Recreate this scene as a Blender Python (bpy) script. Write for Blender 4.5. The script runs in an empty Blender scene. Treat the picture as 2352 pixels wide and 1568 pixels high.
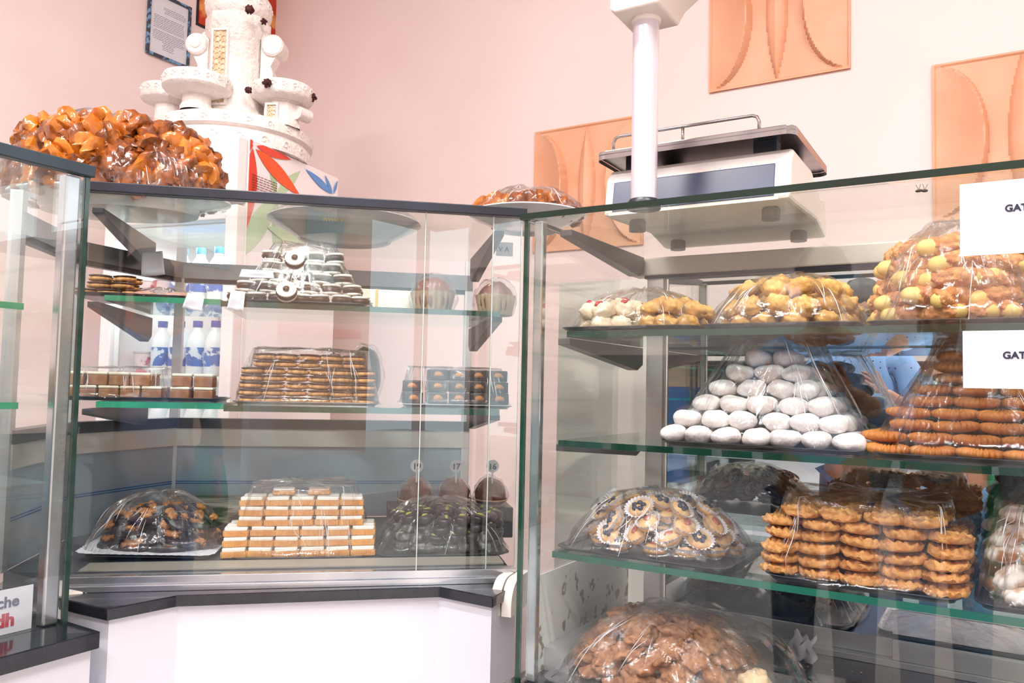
import bpy, bmesh, math, random
from mathutils import Vector, Matrix, Euler, noise
PI = math.pi
random.seed(7)
scn = bpy.context.scene
COL = scn.collection

# ------------------------------------------------------------------ camera
E = 1.35                     # eye height
FPX = 28.0 / 36.0 * 2352
cam_d = bpy.data.cameras.new('camera'); cam_d.lens = 28.0; cam_d.sensor_width = 36.0
cam_d.clip_start = 0.02; cam_d.clip_end = 200
cam = bpy.data.objects.new('camera', cam_d); COL.objects.link(cam)
CM = Matrix.Translation((0, 0, E)) @ Matrix.Rotation(math.radians(31.4), 4, 'Z') @ \
     Matrix.Rotation(math.radians(90 + 3.16), 4, 'X') @ Matrix.Rotation(math.radians(1.26), 4, 'Z')
cam.matrix_world = CM
scn.camera = cam
RC = CM.to_3x3(); EYE = Vector((0, 0, E))

def ray(x, y):
    return RC @ Vector(((x - 1176) / FPX, -(y - 784) / FPX, -1.0))
def atz(x, y, Z):            # where the sight line meets the level Z
    d = ray(x, y); return EYE + d * ((Z - E) / d.z)
def aty(x, y, Y):            # ... meets the vertical plane y = Y
    d = ray(x, y); return EYE + d * (Y / d.y)
def atx(x, y, X):
    d = ray(x, y); return EYE + d * (X / d.x)
def atplane(x, y, p, n):
    d = ray(x, y); return EYE + d * ((Vector(p) - EYE).dot(n) / d.dot(n))
def atd(x, y, dist):
    return EYE + ray(x, y) * dist

# ------------------------------------------------------------------ light
scn.view_settings.view_transform = 'Standard'
scn.view_settings.look = 'None'
scn.view_settings.gamma = 1.0
scn.view_settings.use_curve_mapping = False
scn.view_settings.exposure = -0.42
scn.cycles.max_bounces = 12
scn.cycles.diffuse_bounces = 4
scn.cycles.glossy_bounces = 6
scn.cycles.transparent_max_bounces = 40
scn.cycles.caustics_reflective = False
scn.cycles.caustics_refractive = False
scn.cycles.sample_clamp_indirect = 6.0
scn.cycles.use_denoising = True
try: scn.cycles.denoiser = 'OPENIMAGEDENOISE'
except Exception: pass
wd = bpy.data.worlds.new('sky'); scn.world = wd; wd.use_nodes = True
wn = wd.node_tree.nodes; wn['Background'].inputs[0].default_value = (0.86, 0.93, 1.0, 1)
wn['Background'].inputs[1].default_value = 5.0

def area_light(name, loc, target, sx, sy, power, color=(1, 1, 1), portal=False, spread=None):
    l = bpy.data.lights.new(name, 'AREA'); l.shape = 'RECTANGLE'; l.size = sx; l.size_y = sy
    l.energy = power; l.color = color
    if portal: l.cycles.is_portal = True
    if spread: l.spread = spread
    o = bpy.data.objects.new(name, l); COL.objects.link(o); o.location = loc
    o.rotation_euler = (Vector(target) - Vector(loc)).to_track_quat('-Z', 'Y').to_euler()
    return o
area_light('daylight_street', (2.07, -3.35, 1.62), (2.07, 0, 1.62), 3.4, 2.75, 1, portal=True)
area_light('daylight_side', (3.85, -0.75, 1.62), (0, -0.75, 1.62), 2.75, 5.3, 1, portal=True)
# unseen ceiling tubes, added as fill light from above
FILL_TUBES = [(-0.9, 0.2), (0.9, 0.3), (-1.7, -1.4), (0.6, -1.6)]
for _x, _y in FILL_TUBES:
    area_light('fill_tube_light', (_x, _y, 3.82), (_x, _y, 0), 1.2, 0.12, 95, (1.0, 0.955, 0.96))

# ------------------------------------------------------------------ materials
MATS = {}
def nmat(name):
    m = bpy.data.materials.new(name); m.use_nodes = True
    nt = m.node_tree; nt.nodes.clear()
    out = nt.nodes.new('ShaderNodeOutputMaterial')
    return m, nt, out
def lin(c):
    return tuple(((v / 12.92) if v <= 0.04045 else ((v + 0.055) / 1.055) ** 2.4) for v in c)
def hexc(h):
    return lin(tuple(int(h[i:i + 2], 16) / 255 for i in (0, 2, 4)))
def coords(nt, scale=1.0, kind='Object'):
    tc = nt.nodes.new('ShaderNodeTexCoord')
    mp = nt.nodes.new('ShaderNodeMapping')
    s = scale if isinstance(scale, tuple) else (scale,) * 3
    mp.inputs['Scale'].default_value = s
    nt.links.new(tc.outputs[kind], mp.inputs[0]); return mp.outputs[0]
def mat(name, c1, c2=None, rough=0.5, metal=0.0, scale=20, bump=0.0, bscale=None, spec=0.5, coat=0.0, sss=0.0,
        contrast=(0.35, 0.65), detail=3, kind='Object', aniso=None, bdist=.002):
    if name in MATS: return MATS[name]
    m, nt, out = nmat(name)
    b = nt.nodes.new('ShaderNodeBsdfPrincipled'); nt.links.new(b.outputs[0], out.inputs[0])
    c1 = hexc(c1); c2 = hexc(c2) if c2 else c1
    b.inputs['Roughness'].default_value = rough; b.inputs['Metallic'].default_value = metal
    b.inputs['Specular IOR Level'].default_value = spec
    b.inputs['Coat Weight'].default_value = coat
    b.inputs['Base Color'].default_value = (*c1, 1)
    if sss: b.inputs['Subsurface Weight'].default_value = sss; b.inputs['Subsurface Scale'].default_value = 0.01
    if c1 != c2:
        n = nt.nodes.new('ShaderNodeTexNoise'); n.inputs['Scale'].default_value = 1; n.inputs['Detail'].default_value = detail
        nt.links.new(coords(nt, aniso or scale, kind), n.inputs['Vector'])
        r = nt.nodes.new('ShaderNodeValToRGB'); r.color_ramp.elements[0].position = contrast[0]; r.color_ramp.elements[1].position = contrast[1]
        r.color_ramp.elements[0].color = (*c1, 1); r.color_ramp.elements[1].color = (*c2, 1)
        nt.links.new(n.outputs[0], r.inputs[0]); nt.links.new(r.outputs[0], b.inputs['Base Color'])
    if bump:
        n2 = nt.nodes.new('ShaderNodeTexNoise'); n2.inputs['Scale'].default_value = 1; n2.inputs['Detail'].default_value = 4
        nt.links.new(coords(nt, bscale or scale * 2, kind), n2.inputs['Vector'])
        bp = nt.nodes.new('ShaderNodeBump'); bp.inputs['Strength'].default_value = min(1, bump); bp.inputs['Distance'].default_value = bdist
        nt.links.new(n2.outputs[0], bp.inputs['Height']); nt.links.new(bp.outputs[0], b.inputs['Normal'])
    MATS[name] = m; return m

def fres(nt, ior=1.5):
    g = nt.nodes.new('ShaderNodeNewGeometry'); m = nt.nodes.new('ShaderNodeMapRange')
    m.inputs['To Min'].default_value = ior; m.inputs['To Max'].default_value = 1 / ior
    nt.links.new(g.outputs['Backfacing'], m.inputs[0])
    f = nt.nodes.new('ShaderNodeFresnel'); nt.links.new(m.outputs[0], f.inputs[0]); return f
def glass_mat(name, tint=(0.975, 0.99, 0.985), refl=1.0, rough=0.0):
    m, nt, out = nmat(name)
    t = nt.nodes.new('ShaderNodeBsdfTransparent'); t.inputs[0].default_value = (*tint, 1)
    g = nt.nodes.new('ShaderNodeBsdfGlossy'); g.inputs['Roughness'].default_value = rough
    g.inputs[0].default_value = (0.95, 1, 0.98, 1)
    f = fres(nt)
    mu = nt.nodes.new('ShaderNodeMath'); mu.operation = 'MULTIPLY'; mu.inputs[1].default_value = refl; mu.use_clamp = True
    nt.links.new(f.outputs[0], mu.inputs[0])
    mx = nt.nodes.new('ShaderNodeMixShader')
    nt.links.new(mu.outputs[0], mx.inputs[0]); nt.links.new(t.outputs[0], mx.inputs[1]); nt.links.new(g.outputs[0], mx.inputs[2])
    nt.links.new(mx.outputs[0], out.inputs[0]); MATS[name] = m; return m

def film_mat(name='cling_film', haze=0.05, dens=1.0, rough=0.10, uv=True):
    m, nt, out = nmat(name)
    co = coords(nt, (34, 2.6, 1), 'UV') if uv else coords(nt, (38, 38, 9)); co2 = coords(nt, 16)
    n = nt.nodes.new('ShaderNodeTexNoise'); n.inputs['Scale'].default_value = 1; n.inputs['Detail'].default_value = 5
    n.inputs['Distortion'].default_value = 1.2; nt.links.new(co, n.inputs['Vector'])
    n2 = nt.nodes.new('ShaderNodeTexNoise'); n2.inputs['Scale'].default_value = 1; n2.inputs['Detail'].default_value = 3
    n2.inputs['Distortion'].default_value = 2.0; nt.links.new(co2, n2.inputs['Vector'])
    bp = nt.nodes.new('ShaderNodeBump'); bp.inputs['Strength'].default_value = 1.0; bp.inputs['Distance'].default_value = 0.008
    nt.links.new(n.outputs[0], bp.inputs['Height'])
    g = nt.nodes.new('ShaderNodeBsdfGlossy'); g.inputs['Roughness'].default_value = rough; nt.links.new(bp.outputs[0], g.inputs['Normal'])
    d = nt.nodes.new('ShaderNodeBsdfTranslucent'); d.inputs[0].default_value = (0.9, 0.9, 0.92, 1)
    t = nt.nodes.new('ShaderNodeBsdfTransparent'); t.inputs[0].default_value = (0.99, 0.99, 0.99, 1)
    lw = fres(nt, 1.55); nt.links.new(bp.outputs[0], lw.inputs['Normal'])
    r = nt.nodes.new('ShaderNodeMapRange'); r.inputs['From Min'].default_value = 0.0; r.inputs['From Max'].default_value = 1.0
    r.inputs['To Min'].default_value = 0.01 * dens; r.inputs['To Max'].default_value = min(0.95, 0.9 * dens)
    nt.links.new(lw.outputs[0], r.inputs[0])
    mx = nt.nodes.new('ShaderNodeMixShader'); nt.links.new(r.outputs[0], mx.inputs[0]); nt.links.new(t.outputs[0], mx.inputs[1]); nt.links.new(g.outputs[0], mx.inputs[2])
    rr = nt.nodes.new('ShaderNodeMapRange'); rr.inputs['From Min'].default_value = 0.52; rr.inputs['From Max'].default_value = 0.75
    rr.inputs['To Min'].default_value = haze * 0.5; rr.inputs['To Max'].default_value = haze * 4
    nt.links.new(n2.outputs[0], rr.inputs[0])
    mx2 = nt.nodes.new('ShaderNodeMixShader'); nt.links.new(rr.outputs[0], mx2.inputs[0]); nt.links.new(mx.outputs[0], mx2.inputs[1]); nt.links.new(d.outputs[0], mx2.inputs[2])
    nt.links.new(mx2.outputs[0], out.inputs[0]); MATS[name] = m; return m

def holes_mat(name, c, scale, size, hole_color=None, rough=0.6):
    # round holes in a sheet; see-through, or dark where a hole colour is given
    m, nt, out = nmat(name)
    b = nt.nodes.new('ShaderNodeBsdfPrincipled'); b.inputs['Base Color'].default_value = (*hexc(c), 1); b.inputs['Roughness'].default_value = rough
    v = nt.nodes.new('ShaderNodeTexVoronoi'); v.inputs['Scale'].default_value = 1.0
    v.inputs['Randomness'].default_value = 0.15 if hole_color else 0.6
    nt.links.new(coords(nt, scale), v.inputs['Vector'])
    lt = nt.nodes.new('ShaderNodeMath'); lt.operation = 'LESS_THAN'; lt.inputs[1].default_value = size
    nt.links.new(v.outputs['Distance'], lt.inputs[0])
    if hole_color:
        d = nt.nodes.new('ShaderNodeBsdfDiffuse'); d.inputs[0].default_value = (*hexc(hole_color), 1)
    else:
        d = nt.nodes.new('ShaderNodeBsdfTransparent')
    mx = nt.nodes.new('ShaderNodeMixShader'); nt.links.new(lt.outputs[0], mx.inputs[0]); nt.links.new(b.outputs[0], mx.inputs[1]); nt.links.new(d.outputs[0], mx.inputs[2])
    nt.links.new(mx.outputs[0], out.inputs[0]); MATS[name] = m; return m

WALL = mat('painted_wall', 'f0dfdb', 'ead6d1', rough=0.75, scale=2.5, bump=0.25, bscale=60)
WALLB = mat('painted_wall_pink', 'ecd6d1', 'f0dcd8', rough=0.75, scale=1.6, bump=0.25, bscale=60)
PEACH = mat('peach_plaster', 'dfa27e', 'e6b08e', rough=0.55, scale=5, bump=0.12, bscale=70)
PLASTER = mat('white_plaster', 'f4ece7', 'ece2db', rough=0.5, scale=20, bump=1, bscale=55, bdist=.008)
LATTICE = mat('beige_lattice', 'd9b58c', 'f0dcc0', rough=0.7, scale=60)
GLASS = glass_mat('pane_glass')
GLASS_TOP = glass_mat('top_glass', (0.94, 0.965, 0.945), 0.28)
SHELFG = glass_mat('shelf_glass', (0.88, 0.95, 0.925))
GREEN = mat('green_glass_edge', '0a2e20', '124532', rough=0.1, scale=8, coat=0.6)
GREENL = mat('light_green_glass_edge', '2f9c77', '1f7f60', rough=0.12, scale=8, coat=0.6)
EDGEW = mat('pale_glass_edge', 'b8cfc8', 'd7e4de', rough=0.1, scale=12)
CHROME = mat('brushed_aluminium', 'b9bcc2', 'd5d7db', rough=0.22, metal=0.9, scale=6)
ALU = mat('satin_aluminium', 'c9cacd', 'dcdcdd', rough=0.35, metal=0.5, scale=8)
STEEL = mat('stainless_steel', 'b4b1b1', 'a6a3a4', rough=0.25, metal=1.0, scale=30)
BLACKR = mat('black_rail', '191c27', '242836', rough=0.35, scale=10)
BLACKTOP = mat('black_laminate', '23252e', '1b1c22', rough=0.12, scale=40, coat=0.3)
WHITEP = mat('white_laminate', 'dddde6', 'e0e0e8', rough=0.35, scale=2)
CREAM = mat('cream_plastic', 'f0e6de', 'f3eae3', rough=0.4, scale=6)
BEIGE = mat('beige_enamel', 'd8cfc4', 'd2c8bc', rough=0.45, scale=4)
DGREY = mat('dark_grey_metal', '3a3b40', '45464c', rough=0.35, metal=0.3, scale=10)
BLUEG = mat('blue_grey_panel', 'a7b6c6', '9aaaba', rough=0.5, scale=3)
BLUE = mat('blue_paint', '1b5da8', rough=0.5)
RUSTW = mat('rust_spotted_white', 'eef3f0', '9a8a74', rough=0.5, scale=30, contrast=(0.60, 0.63), detail=5)
TRAYD = mat('dark_tray', '5b5a60', '6d6c72', rough=0.3, metal=0.7, scale=20)
TRAYS = mat('silver_tray', 'bcbcc2', 'a8a8ae', rough=0.25, metal=0.9, scale=20)
PORC = mat('white_porcelain', 'dfe0e4', 'e4e5e8', rough=0.12, scale=4, coat=0.4)
PAPER = mat('white_paper', 'e4e5f0', 'e8e9f3', rough=0.7, scale=8)
INK = mat('dark_ink', '1c2238', rough=0.7)
INKG = mat('grey_ink', '70748a', rough=0.7)
INKR = mat('red_ink', 'c2485a', rough=0.7)
FILM = film_mat()
FILMT = film_mat('cloudy_film', haze=0.10, dens=1.3)
FOLD_GLINT, _nt, _o = nmat('film_fold_glint')  # white colour stands in for the glints along the wrap's folds
_p = _nt.nodes.new('ShaderNodeBsdfPrincipled'); _p.inputs['Base Color'].default_value = (.9, .88, .92, 1); _p.inputs['Roughness'].default_value = .15; _p.inputs['Alpha'].default_value = .8
_nt.links.new(_p.outputs[0], _o.inputs[0])
FILMO = film_mat('cling_film_small', uv=False)
LACE = holes_mat('lace_paper', 'f2f1f8', 210, 0.28)
PERF = holes_mat('perforated_steel', 'a09a90', (90, 90, 90), 0.33, '1a1a1c', rough=0.35)
MIR, _nt, _o = nmat('smoky_mirror')
_g = _nt.nodes.new('ShaderNodeBsdfGlossy'); _g.inputs['Roughness'].default_value = 0.0
_g.inputs[0].default_value = (0.66, 0.71, 0.70, 1); _nt.links.new(_g.outputs[0], _o.inputs[0])
GOLD = mat('gold_print', 'c9a552', rough=0.35, metal=0.6)

# ------------------------------------------------------------------ mesh helpers
class MB:
    def __init__(s): s.v = []; s.f = []; s.m = []; s.mi = 0
    def add(s, vs, fs, M=None):
        o = len(s.v)
        for p in vs: s.v.append(tuple(M @ Vector(p)) if M is not None else tuple(p))
        for f in fs: s.f.append(tuple(i + o for i in f)); s.m.append(s.mi)
        return s
    def box(s, lo, hi, M=None):
        (a, b, c), (d, e, f) = lo, hi
        vs = [(a, b, c), (d, b, c), (d, e, c), (a, e, c), (a, b, f), (d, b, f), (d, e, f), (a, e, f)]
        return s.add(vs, [(0, 3, 2, 1), (4, 5, 6, 7), (0, 1, 5, 4), (1, 2, 6, 5), (2, 3, 7, 6), (3, 0, 4, 7)], M)
    def prism(s, poly, z0, z1, M=None, caps=True):
        n = len(poly)
        ar = sum(poly[i][0] * poly[(i + 1) % n][1] - poly[(i + 1) % n][0] * poly[i][1] for i in range(n))
        if ar < 0: poly = poly[::-1]
        vs = [(p[0], p[1], z0) for p in poly] + [(p[0], p[1], z1) for p in poly]
        fs = [(i, (i + 1) % n, n + (i + 1) % n, n + i) for i in range(n)]
        if caps: fs += [tuple(range(n))[::-1], tuple(range(n, 2 * n))]
        return s.add(vs, fs, M)
    def lathe(s, prof, seg=32, M=None, sx=1, sy=1, a0=0, a1=2 * PI):
        vs = []; fs = []; n = len(prof); full = abs(a1 - a0 - 2 * PI) < 1e-6
        cnt = seg if full else seg + 1
        for i in range(cnt):
            a = a0 + (a1 - a0) * i / seg
            for r, z in prof: vs.append((r * math.cos(a) * sx, r * math.sin(a) * sy, z))
        for i in range(seg):
            j = (i + 1) % cnt
            for k in range(n - 1):
                fs.append((i * n + k, j * n + k, j * n + k + 1, i * n + k + 1))
        return s.add(vs, fs, M)
    def tube(s, path, r, seg=8, M=None, caps=True, closed=False):
        pts = [Vector(p) for p in path]; n = len(pts); vs = []; fs = []
        rr = r if isinstance(r, (list, tuple)) else [r] * n
        up = None
        for i, p in enumerate(pts):
            if closed: t = pts[(i + 1) % n] - pts[i - 1]
            else: t = (pts[min(i + 1, n - 1)] - pts[max(i - 1, 0)])
            t.normalize()
            if up is None: up = Vector((0, 0, 1)) if abs(t.z) < 0.9 else Vector((1, 0, 0))
            x = up.cross(t); x.normalize(); y = t.cross(x); up = y
            for k in range(seg):
                a = 2 * PI * k / seg
                vs.append(tuple(p + (x * math.cos(a) + y * math.sin(a)) * rr[i]))
        for i in range(n if closed else n - 1):
            j = (i + 1) % n
            for k in range(seg):
                l = (k + 1) % seg
                fs.append((i * seg + k, i * seg + l, j * seg + l, j * seg + k))
        if caps and not closed: fs += [tuple(range(seg))[::-1], tuple(range((n - 1) * seg, n * seg))]
        return s.add(vs, fs, M)
    def radial(s, fn, nu=32, nv=12, M=None):
        # closed surface: fn(theta, t) for t in 0..1, poles at both ends
        vs = [tuple(fn(0, 0))]; fs = []
        for j in range(1, nv):
            for i in range(nu): vs.append(tuple(fn(2 * PI * i / nu, j / nv)))
        vs.append(tuple(fn(0, 1))); L = len(vs) - 1
        for i in range(nu):
            k = (i + 1) % nu
            fs.append((0, 1 + i, 1 + k)); fs.append((L, L - nu + k, L - nu + i))
            for j in range(nv - 2):
                a = 1 + j * nu
                fs.append((a + i, a + nu + i, a + nu + k, a + k))
        return s.add(vs, fs, M)
    def grid(s, fn, nu, nv, M=None):
        vs = [tuple(fn(i / nu, j / nv)) for j in range(nv + 1) for i in range(nu + 1)]
        fs = [(j * (nu + 1) + i, j * (nu + 1) + i + 1, (j + 1) * (nu + 1) + i + 1, (j + 1) * (nu + 1) + i) for j in range(nv) for i in range(nu)]
        return s.add(vs, fs, M)

def mesh_of(name, mb, mats, smooth=False, bev=0):
    me = bpy.data.meshes.new(name); me.from_pydata(mb.v, [], mb.f)
    if not isinstance(mats, (list, tuple)): mats = [mats]
    for m in mats: me.materials.append(m)
    if len(mats) > 1:
        me.polygons.foreach_set('material_index', mb.m)
    if smooth is True: me.polygons.foreach_set('use_smooth', [True] * len(me.polygons))
    elif smooth:
        me.polygons.foreach_set('use_smooth', [True] * len(me.polygons))
        try: me.set_sharp_from_angle(angle=math.radians(smooth))
        except Exception: pass
    me.update(); return me
def obj(name, mb, mats, parent=None, loc=None, rot=None, smooth=False, bev=0.0):
    o = bpy.data.objects.new(name, mesh_of(name, mb, mats, smooth)); COL.objects.link(o)
    if parent: o.parent = parent
    if loc is not None: o.location = loc
    if rot is not None: o.rotation_euler = rot
    if bev:
        md = o.modifiers.new('bevel', 'BEVEL'); md.width = bev; md.segments = 2; md.limit_method = 'ANGLE'
    return o
def tag(o, label, cat, group=None, kind=None):
    o['label'] = label; o['category'] = cat
    if group: o['group'] = group
    if kind: o['kind'] = kind
    return o
def thing(name, label, cat, loc=(0, 0, 0), rotz=0, group=None, kind=None):
    o = bpy.data.objects.new(name, None); COL.objects.link(o); o.empty_display_size = 0.05
    o.location = loc; o.rotation_euler = (0, 0, rotz)
    return tag(o, label, cat, group, kind)
def struct(name, mb, m, **k):
    o = obj(name, mb, m, **k); o['kind'] = 'structure'; return o
def text(name, body, size, m, M, parent=None, bold=0.0, extrude=0.0006):
    c = bpy.data.curves.new(name, 'FONT'); c.body = body; c.size = size; c.extrude = extrude; c.offset = bold
    c.materials.append(m); o = bpy.data.objects.new(name, c); COL.objects.link(o)
    bpy.context.view_layer.update()
    me = bpy.data.meshes.new_from_object(o); bpy.data.objects.remove(o); bpy.data.curves.remove(c)
    o = bpy.data.objects.new(name, me); COL.objects.link(o)
    if not me.materials: me.materials.append(m)
    if parent: o.parent = parent
    o.matrix_local = M; return o
class Proto:
    """one built thing; the first placing moves it, the next ones copy it with its parts"""
    def __init__(s, root): s.root = root; s.used = False
    def put(s, loc, rot, label, group, scale=1.0):
        if not s.used: r = s.root; s.used = True
        else:
            r = s.root.copy(); COL.objects.link(r)
            for ch in s.root.children:
                c = ch.copy(); COL.objects.link(c); c.parent = r
                for g in ch.children:
                    d = g.copy(); COL.objects.link(d); d.parent = c
        r.location = loc; r.rotation_euler = rot; r.scale = (scale,) * 3
        r['label'] = label; r['group'] = group
        return r
def solo(name, mb, m, cat, smooth=True):
    o = obj(name, mb, m, smooth=smooth); o['category'] = cat; return o
def nz(p, s, o=0.0): return noise.noise(Vector((p[0] * s + o, p[1] * s + o * 1.3, p[2] * s - o)))
def rrect(a, b, r, seg=5, bump=0, n=0):
    pts = []
    for cx, cy, a0 in ((a - r, b - r, 0), (-a + r, b - r, PI / 2), (-a + r, -b + r, PI), (a - r, -b + r, 1.5 * PI)):
        for k in range(seg + 1):
            t = a0 + PI / 2 * k / seg; pts.append((cx + r * math.cos(t), cy + r * math.sin(t)))
    return pts
def frameM(o, u, v):    # local x along u, local y along v
    w = Vector(u).cross(Vector(v))
    m = Matrix((u, v, w)).transposed().to_4x4(); m.translation = Vector(o); return m

# ------------------------------------------------------------------ reference points of the cases
ZT = E + 0.38            # top of the corner and the left case
ZD = E - 0.42            # worktop level of the corner case
A = atz(205, 425, ZT); B = atz(1205, 487, ZT)
U = Vector((B.x - A.x, B.y - A.y, 0)); LM = U.length; U.normalize()
V = Vector((-U.y, U.x, 0)); RZM = math.atan2(U.y, U.x)
MF = frameM((A.x, A.y, 0), U, V)      # case frame: x along the front, y into the case
def mp(s, t, z): return Vector((A.x, A.y, z)) + U * s + V * t
def mray(x, y, t):                    # sight line -> (s, z) on the plane t behind the front glass
    p = atplane(x, y, mp(0, t, 0), V); q = p - mp(0, 0, 0); return q.dot(U), p.z
DM = 0.72                             # depth of corner case
ZRT = E + 0.302; ZRD = E - 0.505      # right case top and deck
C0 = atz(1205, 492, ZRT); XR, YR = C0.x, C0.y
XR2, YB = 0.95, YR + 0.49
PL = atz(203, 392, ZT); XL, YL = PL.x, PL.y
print('A', A, 'B', B, 'C0', C0, 'PL', PL, 'LM', LM)
YW, XW = 2.92, -3.34

# ------------------------------------------------------------------ room
H = 3.9; YF = -3.4; XE = 3.9
struct('floor', MB().box((XW - .1, YF - .1, -0.1), (XE + .1, YW + .1, 0)), mat('floor_tiles', 'cfc8c2', 'c2bab3', rough=0.3, scale=3))
struct('ceiling', MB().box((XW - .1, YF - .1, H), (XE + .1, YW + .1, H + .1)), mat('ceiling_paint', 'f3ece8', rough=0.8))
struct('wall_back', MB().box((XW - .1, YW, 0), (1.9, YW + .1, H)).box((1.9, YW, 0), (XE + .1, YW + .1, 2.3)).box((1.9, YW, 2.75), (XE + .1, YW + .1, H)).box((3.6, YW, 2.3), (XE + .1, YW + .1, 2.75)), WALLB)
struct('wall_left', MB().box((XW - .1, YF, 0), (XW, YW, H)), WALL)
fw = MB()
fw.box((XW, YF - .1, 0), (XE, YF, 0.25)); fw.box((XW, YF - .1, 3.0), (XE, YF, H))
for a, b in ((XW, 0.35), (1.75, 2.0), (3.8, XE)): fw.box((a, YF - .1, 0.25), (b, YF, 3.0))
struct('wall_front', fw, WALL)
fr = MB()
fr.box((XE, YF, 0), (XE + .1, YW, 0.25)); fr.box((XE, YF, 3.0), (XE + .1, YW, H))
for a, b in ((-2.85, -2.6), (-0.6, -0.4), (1.9, YW)): fr.box((XE, a, 0.25), (XE + .1, b, 3.0))
struct('wall_right', fr, WALL)

def fill_fixture(x, y, i):  # batten modelled round each added fill light, out of view
    t = thing('added_fill_lamp', 'unseen white ceiling batten added for fill light, %s' % ('over the corner case', 'over the right case', 'near the left case end', 'near the shop front')[i], 'lamp', (x, y, 3.9), 0, 'added fill battens')
    obj('housing', MB().box((-.62, -.05, -.05), (.62, .05, 0)), WHITEP, t, bev=.004)
    obj('tube', MB().tube([(-.6, 0, -.065), (.6, 0, -.065)], .013, 10), EM, t, smooth=True)
EM, _nt, _o = nmat('fill_tube_glow'); _e = _nt.nodes.new('ShaderNodeEmission'); _e.inputs[1].default_value = 6; _nt.links.new(_e.outputs[0], _o.inputs[0])
for i, (x, y) in enumerate(FILL_TUBES): fill_fixture(x, y, i)

# relief panels on the back wall
def relief_h(u, v):
    # u, v in -1..1 ; sunk ground with two bulging half lenses and an almond
    h = 0.0
    R = 1.0
    yy = abs(v)
    e = 0.16 * 0
    edge = math.sqrt(max(0, 1 - (v * 1.0) ** 2)) * 0.62          # width of the side lens at this height
    for sgn in (-1, 1):
        dx = (u * sgn + 1.0)                                     # distance from that side edge
        dx = 1.0 - u * sgn if False else dx
        dd = dx if sgn == 1 else (1.0 - u)
        if dd < edge and edge > 0.02:
            q = dd / edge
            h = max(h, 0.055 * (q ** 1.8) * (edge / 0.62) * (1 if q < 0.93 else max(0.0, (1 - q) / 0.07) ** 0.5))
    al = 0.15 * (1 - yy ** 2)
    if yy < 0.98 and abs(u) < al:
        h = max(h, 0.030 * math.sqrt(max(0, 1 - (abs(u) / al))) * (1 - yy ** 2) ** 0.5 + 0.004)
    return h
def relief(c, w, hgt, label):
    mb = MB()
    N = 90
    def fn(i, j):
        u, v = i * 2 - 1, j * 2 - 1
        m = 0.96
        z = relief_h(u / m, v / m) if max(abs(u), abs(v)) < m else 0.006
        return (u * w / 2, -0.004 - z, v * hgt / 2)
    mb.grid(fn, N, N)
    mb.box((-w / 2, -0.0035, -hgt / 2), (w / 2, 0.0, hgt / 2))
    o = solo('relief_panel', mb, PEACH, 'wall decoration', 35); o.location = c
    tag(o, label, 'wall decoration', 'plaster relief panels')
    return o
b0 = aty(1630, 215, YW); b1 = aty(1954, 159, YW); pw = b1.x - b0.x
t2a = aty(2141, 152, YW); b2a = aty(2144, 510, YW); ph = t2a.z - b2a.z
print('panel', pw, ph)
relief((b0.x + pw / 2, YW, b0.z + ph / 2), pw, ph, 'square peach plaster relief with curved lobes, highest, above the scale')
relief((t2a.x + pw / 2, YW, b2a.z + ph / 2), pw, ph, 'square peach plaster relief with curved lobes, at the right end of the wall')
t3a = aty(1231, 305, YW)
relief((t3a.x + pw / 2, YW, t3a.z - ph / 2), pw, ph, 'square peach plaster relief with curved lobes, partly behind the white pole')

# framed document on the left wall
ul = atx(345, -14, XW); bl = atx(332, 122, XW); br = atx(430, 160, XW)
fwid = br.y - bl.y; fhei = ul.z - bl.z + .02
FB = mat('mosaic_frame', '6f9fc4', '39404e', rough=0.3, scale=45, contrast=(0.45, 0.5))
fm = frameM((XW + 0.002, bl.y, (bl.z + br.z) / 2), Vector((0, 1, 0)), Vector((0, 0, 1)))
t = thing('picture_frame', 'small blue mosaic frame with a typed sheet, on the left wall', 'picture frame', fm.translation, 0)
Rf = Matrix(((0, 0, 1), (1, 0, 0), (0, 1, 0))).to_4x4()      # local x -> world y, y -> z, z -> x
f = MB(); bwd = 0.014
f.box((0, 0, 0), (fwid, bwd, .015)); f.box((0, fhei - bwd, 0), (fwid, fhei, .015)); f.box((0, bwd, 0), (bwd, fhei - bwd, .015)); f.box((fwid - bwd, bwd, 0), (fwid, fhei - bwd, .015))
fo = obj('frame_border', f, FB, t, bev=.002); fo.matrix_local = Rf
p_ = obj('sheet', MB().box((bwd, bwd, .002), (fwid - bwd, fhei - bwd, .006)), mat('document_paper', 'dddfe6', rough=0.3), t); p_.matrix_local = Rf
ln = MB()
for k in range(26):
    y = fhei * 0.80 - k * fhei * 0.026
    if k in (4, 5, 14): continue
    x0 = .03 + (0.05 if k < 4 or k > 20 else 0) + random.random() * .01
    x = x0
    while x < fwid - .035 - (0.05 if k > 20 else 0):
        w = random.uniform(.006, .016); ln.box((x, y, .006), (x + w, y + .0022, .0066)); x += w + .003
lo = obj('writing', ln, INKG, t); lo.matrix_local = Rf

# red and orange poster behind the plaster fountain
RP = mat('red_orange_poster', 'c23a22', 'eaa25a', rough=0.5, scale=9, contrast=(0.45, 0.55))
pa = atx(442, 48, XW); pb = atx(500, 58, XW)
t = thing('poster', 'red and orange picture high on the left wall behind the fountain', 'poster', (XW + .001, pa.y + 0.03, pa.z), 0)
po = obj('picture', MB().box((0, 0, 0.003), (.55, .6, .008)), RP, t); po.matrix_local = Rf
po = obj('frame_border', MB().box((-.012, -.012, 0), (.56, .61, .003)), BLACKR, t); po.matrix_local = Rf

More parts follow.
